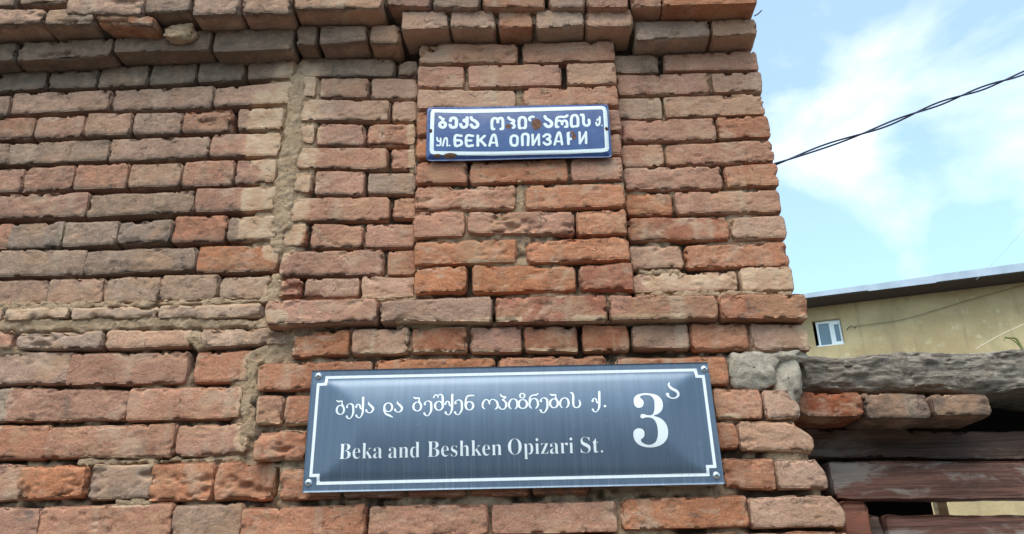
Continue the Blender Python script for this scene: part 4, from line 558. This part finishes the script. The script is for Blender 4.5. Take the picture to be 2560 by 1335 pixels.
def big_surf(x, z):
    x = np.asarray(x, float)-bcx; z = np.asarray(z, float)-bcz
    a = x*math.cos(b_ang)+z*math.sin(b_ang); c = -x*math.sin(b_ang)+z*math.cos(b_ang)
    eu = bw-22-abs(a); ev = bh-22-abs(c); hh = bh-22
    hu = 21*np.clip(eu, 0, None)/115.0
    t = np.clip(ev/hh, 0, 1); hv = 15.5*(1-(1-t)**2.1) + 1.6*smooth(0, .16, t)
    s = .9
    h = -s*np.log(np.exp(-np.clip(hu, 0, 60)/s)+np.exp(-hv/s)) + s*math.log(2)
    h = np.clip(h, 0, None)
    return -42 - h
big = thing('street_name_sign', 'large dark blue metal street sign with house number 3, screwed to the lower bricks', 'street sign', (bcx/1000, -.042, bcz/1000))
def addpart(name, me, parent, kind=None):
    o = bpy.data.objects.new(name, me)
    me.transform(Matrix.Translation(-Vector(parent.location))); link(o); o.parent = parent
    if kind: o['kind'] = kind
    return o
addpart('plate', sheet('plate', BIG['c'], 150, 56, big_surf, M_PLATE, 2.0), big)
bor = BIG['border']; bor = bor + [bor[0]]
def border_field(X, Z):
    F = np.full(X.shape, 1e3)
    for a, b in zip(bor[:-1], bor[1:]):
        a = np.array(a); b = np.array(b); d = b-a; L = math.hypot(*d); d = d/L; n = np.array([-d[1], d[0]])
        s = (X-a[0])*d[0]+(Z-a[1])*d[1]; t = abs((X-a[0])*n[0]+(Z-a[1])*n[1])
        F = np.minimum(F, np.maximum(t-3.1, np.maximum(-s-3.1, s-L-3.1)))
    return F
bx = [p[0] for p in bor]; bz = [p[1] for p in bor]
addpart('border_line', field_mesh('border_line', [(min(bx)-5, max(bx)+5, min(bz)-5, max(bz)+5, 1.6, border_field)], M_WHITE, big_surf, .35), big)
def text_fields(glyphs, st=.8, sub=None):
    out = []
    for g in glyphs:
        x0, x1, z0, z1 = bounds(g, 7)
        out.append((x0, x1, z0, z1, st, (lambda X, Z, g=g: stroke_field(X, Z, g) if sub is None else np.maximum(stroke_field(X, Z, g), sub(X, Z)))))
    return out
for f in text_fields(BIG['glyphs'], .75): addpart('georgian_letter', field_mesh('georgian_letter', [f], M_WHITE, big_surf, .4), big)
T3 = catmull([tuple(p)+(0,) for p in BIG['three']+[BIG['three'][0]]], 4)[:, :2]
addpart('number_three', field_mesh('number_three', [(T3[:, 0].min()-2, T3[:, 0].max()+2, T3[:, 1].min()-2, T3[:, 1].max()+2, 1.0, lambda X, Z: poly_field(X, Z, T3))], M_WHITE, big_surf, .4), big)
def roman(word):
    r = ''
    for ch in word:
        r += chr(0x1D400+ord(ch)-65) if ch.isupper() else chr(0x1D41A+ord(ch)-97) if ch.islower() else ch
    return r
for wd, a, b in BIG['words']:
    vv, ff = [], []
    cu = bpy.data.curves.new('lettering', 'FONT'); cu.body = roman(wd); cu.size = 1; cu.offset = -.0125; cu.resolution_u = 4
    to = bpy.data.objects.new('lettering', cu); link(to)
    dg = bpy.context.evaluated_depsgraph_get(); dg.update()
    tm = bpy.data.meshes.new_from_object(to.evaluated_get(dg)); bpy.data.objects.remove(to); bpy.data.curves.remove(cu)
    if not len(tm.vertices): continue
    bm = bmesh.new(); bm.from_mesh(tm)
    mnx = min(v.co.x for v in bm.verts); mxx = max(v.co.x for v in bm.verts)
    L = math.dist(a, b); ux = (b[0]-a[0])/L; uz = (b[1]-a[1])/L; sx = L/(mxx-mnx); sz = BIG['cap']/.685
    bmesh.ops.triangulate(bm, faces=bm.faces[:])
    for v in bm.verts:
        lx = (v.co.x-mnx)*sx; lz = v.co.y*sz
        v.co = Vector((a[0]+lx*ux, 0, a[1]+lx*uz+lz))
    for _ in range(3):
        le = [e for e in bm.edges if e.calc_length() > 6]
        if le: bmesh.ops.subdivide_edges(bm, edges=le, cuts=1); bmesh.ops.triangulate(bm, faces=[f for f in bm.faces if len(f.verts) > 3])
    o = len(vv); bm.verts.index_update()
    for v in bm.verts: vv.append((v.co.x/1000, float(big_surf(v.co.x, v.co.z)-.4)/1000, v.co.z/1000))
    for f in bm.faces: ff.append([v.index+o for v in f.verts])
    bm.free(); bpy.data.meshes.remove(tm)
    me = bpy.data.meshes.new('latin_word'); me.from_pydata(vv, [], ff); me.materials.append(M_WHITE)
    addpart('latin_word', me, big)
def screw(x, z, y, r, parent, seed):
    n = 20; P = [(0, -r*.55, 0)]; Q = []; T = []
    for k_, (rr, yy) in enumerate(((.35, -.52), (.65, -.42), (.88, -.22), (1., 0), (1., .25))):
        for i in range(n): P.append((rr*r*math.cos(2*math.pi*i/n), yy*r, rr*r*math.sin(2*math.pi*i/n)))
    for i in range(n): T.append((0, 1+i, 1+(i+1) % n))
    for k_ in range(4):
        for i in range(n): Q.append((1+k_*n+i, 1+(k_+1)*n+i, 1+(k_+1)*n+(i+1) % n, 1+k_*n+(i+1) % n))
    me = mesh('screw', np.array(P)/1000., Q, M_ZINC, True, T)
    o = bpy.data.objects.new('screw', me); link(o); o.parent = parent
    o.location = Vector((x/1000, y/1000, z/1000)) - Vector(parent.location)
    bm = bmesh.new(); an = rng.uniform(0, 1.5)
    for q in range(2):
        t = bmesh.ops.create_cube(bm, size=1)['verts']
        for v in t:
            v.co = Vector((v.co.x*r*.78, v.co.y*r*.3 + (-.012*q), v.co.z*r*.16))/1000
        bmesh.ops.rotate(bm, verts=t, cent=(0, 0, 0), matrix=Matrix.Rotation(an+q*math.pi/2, 3, 'Y'))
        bmesh.ops.translate(bm, verts=t, vec=(0, -(r*.42+.02*q)/1000, 0))
    rm = bpy.data.meshes.new('cross_recess'); bm.to_mesh(rm); bm.free(); rm.materials.append(M_RECESS)
    ro = bpy.data.objects.new('cross_recess', rm); link(ro); ro.parent = o
for i, s_ in enumerate(BIG['screws']): screw(s_[0], s_[1], -42.4, 8.0, big, i)

# ------------------------------------------------------------------ old enamel sign
EC = np.array(EN['c'], float); ecx, ecz = EC[:, 0].mean(), EC[:, 1].mean()
ew = (EC[1][0]-EC[0][0]+EC[2][0]-EC[3][0])/4; eh = (EC[0][1]-EC[3][1]+EC[1][1]-EC[2][1])/4
esl = math.atan2((EC[1]-EC[0])[1]+(EC[2]-EC[3])[1], (EC[1]-EC[0])[0]+(EC[2]-EC[3])[0])
def en_surf(x, z):
    x = np.asarray(x, float)-ecx; z = np.asarray(z, float)-ecz
    a = x*math.cos(esl)+z*math.sin(esl); c = -x*math.sin(esl)+z*math.cos(esl)
    e = np.minimum(ew-abs(a), eh-abs(c))
    h = 6.5*smooth(-3, 13, e) + 3.0*np.clip(1-(c/eh)**2, 0, 1) + 1.2*np.sin(a/70.)
    return -38 - h
def rust_field(X, Z, grow=0.0):
    F = np.full(np.shape(X), 1e3)
    P = np.stack([X, X*0+5, Z], -1)
    nz_ = .20*fbm(P, 9., 3)
    for x, z, rx, rz in EN['rust']:
        F = np.minimum(F, (np.hypot((X-x)/rx, (Z-z)/rz) - 1 + nz_)*min(rx, rz) - grow)
    return F
k = N('blue vitreous enamel')
c = k.mix(k.ramp(k.noise(24, 5, .6), .35, .68), (.024, .052, .175), (.036, .078, .225))
c = k.mix(k.ramp(k.noise(60, 5, .7, off=3.), .60, .75, 0, .4), c, (.16, .24, .42))
c = k.mix(k.ramp(k.voro(60), .10, .03, 0, .5), c, (.35, .42, .5))
M_ENAMEL = k.done(c, .22, k.bump(k.noise(35, 3), .0015, .6), .55)
k = N('white vitreous enamel'); M_EWHITE = k.done(k.mix(k.ramp(k.noise(50, 5, .7), .45, .75, 0, .5), (.70, .74, .74), (.50, .56, .62)), .25, k.bump(k.noise(35, 3), .0012, .6), .5)
k = N('rust'); M_RUST = k.done(k.mix(k.ramp(k.noise(130, 6, .7), .35, .65), (.10, .048, .030), (.20, .095, .060)), .85, k.bump(k.noise(220, 5), .0015), .2)
k = N('rusty nail'); M_NAIL = k.done((.06, .035, .025), .7, None, .3, .4)
ensign = thing('enamel_street_sign', 'small chipped blue enamel street sign with white border and rust spots, nailed to the pilaster', 'street sign', (ecx/1000, -.038, ecz/1000))
addpart('enamel_plate', sheet('enamel_plate', EN['c'], 110, 40, en_surf, M_ENAMEL, 2.0, cornerr=9.), ensign)
def ring_field(X, Z):
    r = EN['ring']; P = [tuple(p)+(10.0,) for p in r+[r[0]]]
    F = np.full(X.shape, 1e3)
    for a, b in zip(P[:-1], P[1:]):
        a = np.array(a[:2]); b = np.array(b[:2]); d = b-a; L = max(d@d, 1e-9); t = np.clip(((X-a[0])*d[0]+(Z-a[1])*d[1])/L, 0, 1)
        F = np.minimum(F, np.hypot(X-a[0]-t*d[0], Z-a[1]-t*d[1]) - 5.0)
    return np.maximum(F, -rust_field(X, Z, .4))
rx_ = [p[0] for p in EN['ring']]; rz_ = [p[1] for p in EN['ring']]
addpart('white_border', field_mesh('white_border', [(min(rx_)-8, max(rx_)+8, min(rz_)-8, max(rz_)+8, 1.3, ring_field)], M_EWHITE, en_surf, .3), ensign)
for f in text_fields(EN['glyphs'], .7, lambda X, Z: -rust_field(X, Z, .4)): addpart('enamel_letter', field_mesh('enamel_letter', [f], M_EWHITE, en_surf, .3), ensign)
for x, z, rx, rz in EN['rust']:
    def one(X, Z, x=x, z=z, rx=rx, rz=rz):
        P = np.stack([X, X*0+5, Z], -1)
        a = (X-ecx)*math.cos(esl)+(Z-ecz)*math.sin(esl); c = -(X-ecx)*math.sin(esl)+(Z-ecz)*math.cos(esl)
        inside = -np.minimum(ew-2-abs(a), eh-2-abs(c))
        return np.maximum((np.hypot((X-x)/rx, (Z-z)/rz) - 1 + .20*fbm(P, 9., 3))*min(rx, rz), inside)
    addpart('rust_patch', field_mesh('rust_patch', [(x-rx*1.4, x+rx*1.4, z-rz*1.4, z+rz*1.4, .7, one)], M_RUST, en_surf, .35), ensign)
for x, z in EN['nails']:
    l_ = lump(x, z, 2.6, 2.6, 0, 9, wall, M_NAIL, 'nail', 2.2)
    l_.parent = ensign; l_.location = Vector((x/1000, float(en_surf(x, z))/1000-.001, z/1000)) - Vector(ensign.location)

# ------------------------------------------------------------------ right-hand gate: beam, bricks, boards
def timber(name, q, proud, depth, mat, parent, seed, r0, amp=1.0, step=7., GX=.22):
    xl, xr, ztl, ztr, zbl, zbr = q; w = xr-xl
    V, Q, gx, gz, cx, cz, edge, chip = brick_mesh(q, depth, seed, r0, step=step, wear=.0)
    P = np.stack([gx*GX, V[:, 1], gz], 1)+seed*17
    n = 5.0*fbm(P, 26., 4, .6) + 2.0*fbm(np.stack([gx*.05, V[:, 1], gz], 1)+5, 7., 2)
    V[:, 1] += -n*amp
    top = V[:, 2] > 0
    V[:, 2] += np.where(abs(V[:, 2]) > (ztl-zbl)*.3, 4.*amp*noise(np.stack([gx*.5, V[:, 1]*0, top*50.], 1)+seed*5, 40.), 0)
    me = mesh(name, V/1000., Q, mat)
    o = bpy.data.objects.new(name, me); o.location = (cx/1000, -proud/1000, cz/1000)
    return put(o, parent)
logt = thing('timber_beam', 'thick weathered grey timber beam lying over the gateway beside the brick wall', 'beam', (GT['log'][0]/1000, .06, GT['log'][4]/1000))
timber('beam_trunk', GT['log'], -60, 260, M_LOG, logt, 3, 22, 2.3, 4.5, .8)
gw = thing('gateway_brickwork', 'short course of three sooty red bricks tucked right under the grey timber beam', 'brickwork', (GT['gb'][0][0]/1000, .03, GT['gb'][0][4]/1000))
for i, (q, code, cc) in enumerate(zip(GT['gb'], ('r', 'g', 'g'), ((.27, .085, .050), (.20, .120, .090), (.18, .120, .093)))):
    make_brick(list(q)+[-30, code], gw, 900+i, depth=210, color=cc, sooty=(.30, .48, .5)[i])
gate = thing('wooden_gate', 'old maroon painted plank gate in the dark opening right of the brick wall', 'gate', (.75, .16, 0.14))
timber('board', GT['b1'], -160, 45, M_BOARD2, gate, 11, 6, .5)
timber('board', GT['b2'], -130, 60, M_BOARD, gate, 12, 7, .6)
timber('frame_post', GT['post'][:4]+[200, 200], -110, 70, M_POST, gate, 13, 5, .12, 9.)
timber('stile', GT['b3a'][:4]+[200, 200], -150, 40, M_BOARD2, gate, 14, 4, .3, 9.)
timber('gate_panel', GT['b3b'][:4]+[200, 200], -150, 40, M_BOARD, gate, 15, 5, .3, 12.)
timber('jamb', GT['jamb'][:4]+[200, 200], -190, 90, M_DARKW, gate, 16, 4, .3, 9.)
lx0, lx1 = .48, GT['log'][1]/1000
zt_ = GT['log'][4]/1000; zb_ = max(GT['b2'][4], GT['b2'][5])/1000 + .007
put(bpy.data.objects.new('lintel', box_mesh('lintel', lx0+.02, lx1, .262, .34, zb_+.002, zt_+.03, M_DARKW, .004)), gate)  # black backing added for the unlit gap under the beam
put(bpy.data.objects.new('shadow_board', box_mesh('shadow_board', GT['b3a'][0]/1000-.1, GT['slotpost'][0]/1000-.055, .36, .385, zb_-.25, zb_+.08, M_DARKW, .003)), gate)  # dark board added to stand in for shade behind the gate slot
lath = thing('wooden_lath', 'narrow pale raw wood lath standing behind the gap above the maroon gate', 'lath', (GT['slotpost'][0]/1000, .45, 0))
q = GT['slotpost']; put(bpy.data.objects.new('lath', box_mesh('lath', q[0]/1000, q[1]/1000, .45, .475, 0.0, q[2]/1000, M_LATH, .002)), lath)

# ------------------------------------------------------------------ yellow house behind
P1 = Vector(BLD['P1']); du = Vector(BLD['d']); nn = Vector(BLD['n']); OFF = BLD['off']
house = thing('yellow_house', 'ochre yellow rendered house with grey metal roof edge behind the gateway', 'house', (P1.x, P1.y, 0))
def hp(u, z, off=0.0): return Vector((P1.x, P1.y, 0)) + du*u - nn*off + Vector((0, 0, z))
def hbox(name, u0, u1, o0, o1, z0, z1, mat, parent=house, ztilt=(0, 0), bevel=0):
    bm = bmesh.new(); bmesh.ops.create_cube(bm, size=1)
    for v in bm.verts:
        u = u0 if v.co.x < 0 else u1; o = o0 if v.co.y < 0 else o1; z = z0 if v.co.z < 0 else z1 + (ztilt[0] if u == u0 else ztilt[1])
        v.co = hp(u, z, o) - hp(0, 0)
    if bevel: bmesh.ops.bevel(bm, geom=bm.edges[:], offset=bevel, segments=1, affect='EDGES')
    bmesh.ops.recalc_face_normals(bm, faces=bm.faces[:])
    me = bpy.data.meshes.new(name); bm.to_mesh(me); bm.free(); me.materials.append(mat)
    ob = bpy.data.objects.new(name, me); link(ob); ob.parent = parent; return ob
k = N('ochre render')
c = k.mix(k.ramp(k.noise(1.3, 6, .6), .35, .65), (.43, .31, .17), (.54, .41, .235))
c = k.mix(k.ramp(k.noise(2.2, 6, .65, .3, stretch=(1, 1, .35), off=4.), .52, .72, 0, .45), c, (.30, .25, .14))
c = k.mix(k.ramp(k.noise(6, 5, .7, off=9.), .57, .72, 0, .6), c, (.62, .53, .37)); c = k.mix(k.ramp(k.noise(1., 6, .6, .2, stretch=(5, 5, .8), off=3.), .54, .68, 0, .5), c, (.29, .22, .13))
M_OCHRE = k.done(c, .95, k.bump(k.noise(18, 8, .7), .02, .6), .15)
k = N('zinc roof trim'); M_TRIM = k.done(k.mix(k.ramp(k.noise(3, 5), .35, .65), (.30, .34, .41), (.38, .42, .50)), .45, None, .5, .25)
k = N('dark soffit'); M_SOFF = k.done((.07, .055, .05), .9)
k = N('white window plastic'); M_PVC = k.done((.80, .82, .84), .35, None, .5)
k = N('window pane'); M_PANE = k.done((.06, .12, .17), .06, None, .8)
U0, U1 = -9.0, 9.0
wu0, wu1, wz0, wz1 = BLD['rec'][0][0]+.01, BLD['win'][1][0]+.004, BLD['win'][3][1], BLD['rec'][0][1]-.004
hbox('wall', U0, wu0, OFF, OFF+.3, 0, 5.88, M_OCHRE); hbox('wall', wu1, U1, OFF, OFF+.3, 0, 5.88, M_OCHRE)
hbox('wall', wu0, wu1, OFF, OFF+.3, 0, wz0, M_OCHRE); hbox('wall', wu0, wu1, OFF, OFF+.3, wz1, 5.88, M_OCHRE)
hbox('back_wall', U0, U1, OFF+.9, OFF+1.0, 0, 5.88, M_SOFF)
hbox('soffit', U0, U1, 0.015, OFF+1.0, 5.885, 5.905, M_SOFF)
(ta, tz0), (tb, tz1) = BLD['ftop']
fz = lambda u: tz0 + (tz1-tz0)*(u-ta)/(tb-ta)
for i, (a, b, dz) in enumerate(((U0, -1.2, .0), (-1.204, .95, .004), (.946, 1.95, -.003), (1.946, U1, .003))):
    hbox('fascia', a, b, -.004*(i % 2), .012, 5.895+dz*2, 0.0, M_TRIM, ztilt=(min(fz(max(a, -2)), 6.2)+dz, min(fz(min(b, 5)), 6.12)+dz))
hbox('roof', U0, U1, .013, OFF+1.2, 5.906, 5.93, M_TRIM)
win = hbox('window', wu0+.055, wu1-.004, OFF+.07, OFF+.11, wz0, wz0+.03, M_PVC)
f0, f1, yo = wu0+.055, wu1-.004, OFF+.07
hbox('frame', f0, f0+.032, yo, yo+.05, wz0+.03, wz1-.002, M_PVC, win); hbox('frame', f1-.014, f1, yo, yo+.05, wz0+.03, wz1-.002, M_PVC, win)
hbox('frame', f0+.032, f1-.014, yo, yo+.05, wz1-.045, wz1-.002, M_PVC, win)
mu = f0+.205
hbox('mullion', mu, mu+.045, yo-.012, yo+.04, wz0+.03, wz1-.045, M_PVC, win)
hbox('window_pane', f0+.032, mu, yo+.02, yo+.03, wz0+.03, wz1-.045, M_PANE, win)
s0, s1 = mu+.046, f1-.015
hbox('sash', s0, s1, yo-.02, yo+.018, wz1-.085, wz1-.047, M_PVC, win); hbox('sash', s0, s1, yo-.02, yo+.018, wz0+.032, wz0+.068, M_PVC, win)
hbox('sash', s0, s0+.028, yo-.02, yo+.018, wz0+.069, wz1-.086, M_PVC, win); hbox('sash', s1-.02, s1, yo-.02, yo+.018, wz0+.069, wz1-.086, M_PVC, win)
hbox('window_pane', s0+.029, s1-.021, yo, yo+.008, wz0+.069, wz1-.086, M_PANE, win)
hbox('window_sill', wu0+.01, f1, yo-.05, yo-.001, wz0+.001, wz0+.022, M_PVC, win)

# ------------------------------------------------------------------ cables and twigs
def tube(name, pts, r, mat, parent=None, n=8, res=8, taper=None):
    P = catmull([tuple(p) for p in pts], res); V = []; Q = []
    P = P[:, :3]
    for i, p in enumerate(P):
        t = P[min(i+1, len(P)-1)]-P[max(i-1, 0)]; t /= np.linalg.norm(t)
        a = np.cross(t, (0, 0, 1.)); a /= np.linalg.norm(a); b = np.cross(t, a)
        rr = r if taper is None else r*(1-taper*i/len(P))
        for k_ in range(n):
            an = 2*math.pi*k_/n; V.append(p + rr*(a*math.cos(an)+b*math.sin(an)))
    for i in range(len(P)-1):
        for k_ in range(n): Q.append((i*n+k_, i*n+(k_+1) % n, (i+1)*n+(k_+1) % n, (i+1)*n+k_))
    me = mesh(name, V, Q, mat); o = bpy.data.objects.new(name, me)
    link(o)
    if parent: o.parent = parent
    return o
k = N('dark blue cable'); M_CABLE = k.done((.012, .018, .045), .5)
k = N('thin dark wire'); M_WIRE = k.done((.06, .045, .035), .6)
k = N('pale cord'); M_CORD = k.done((.62, .52, .38), .8)
k = N('green stem'); M_STEM = k.done(k.mix(k.ramp(k.noise(30, 3), .4, .6), (.12, .15, .04), (.22, .22, .09)), .7)
k = N('grey hair wire'); M_HAIR = k.done((.35, .37, .40), .6)
cab = thing('overhead_cable', 'pair of twisted dark blue wires crossing the sky from the brick wall corner', 'cable', (0, 0, 0))
base = catmull([tuple(p) for p in CAB['main']], 24)
s_ = np.concatenate([[0], np.cumsum(np.linalg.norm(np.diff(base, axis=0), axis=1))])
for kx in range(2):
    ph = s_*8.5 + 1.2*np.sin(s_*2.2) + kx*math.pi
    off = np.stack([np.zeros_like(ph), np.cos(ph)*.007, np.sin(ph)*.0095], 1)
    pts = base + off
    tube('cable_strand', [tuple(p) for p in pts], .0052, M_CABLE, cab, 6, 1)
o = tube('hair_wire', CAB['hair'], .0016, M_HAIR); o['label'] = 'hair thin grey wire in the sky above the far right of the roof edge'; o['category'] = 'wire'
o = tube('cord', CAB['rope'], .0017, M_CORD); o['label'] = 'pale thin cord rising to the right in front of the ochre house, above the beam'; o['category'] = 'cord'
tw = tube('plant_stem', CAB['twig'], .0035, M_STEM, None, 6, 8, .5); tw['label'] = 'thin bent green plant stem rising behind the timber beam at far right'; tw['category'] = 'plant'
tw2 = tube('side_shoot', CAB['twig2'], .0018, M_STEM, tw, 6, 8, .5)
o = tube('wire_stub', CAB['stub'], .0016, M_WIRE); o['label'] = 'tiny wire stub sticking out of the top right corner of the brick wall'; o['category'] = 'wire'
hw = thing('house_wire', 'thin brown wire strung across the ochre wall from a hook beside the small window', 'wire', tuple(hp(0, 0)))
def hpts(L, o=0.03): return [tuple(hp(u, z, OFF-o)-hp(0, 0)) for u, z in L]
tube('wire', hpts(BLD['wire']), .0035, M_WIRE, hw); tube('hook', hpts(BLD['hook']), .006, M_WIRE, hw)
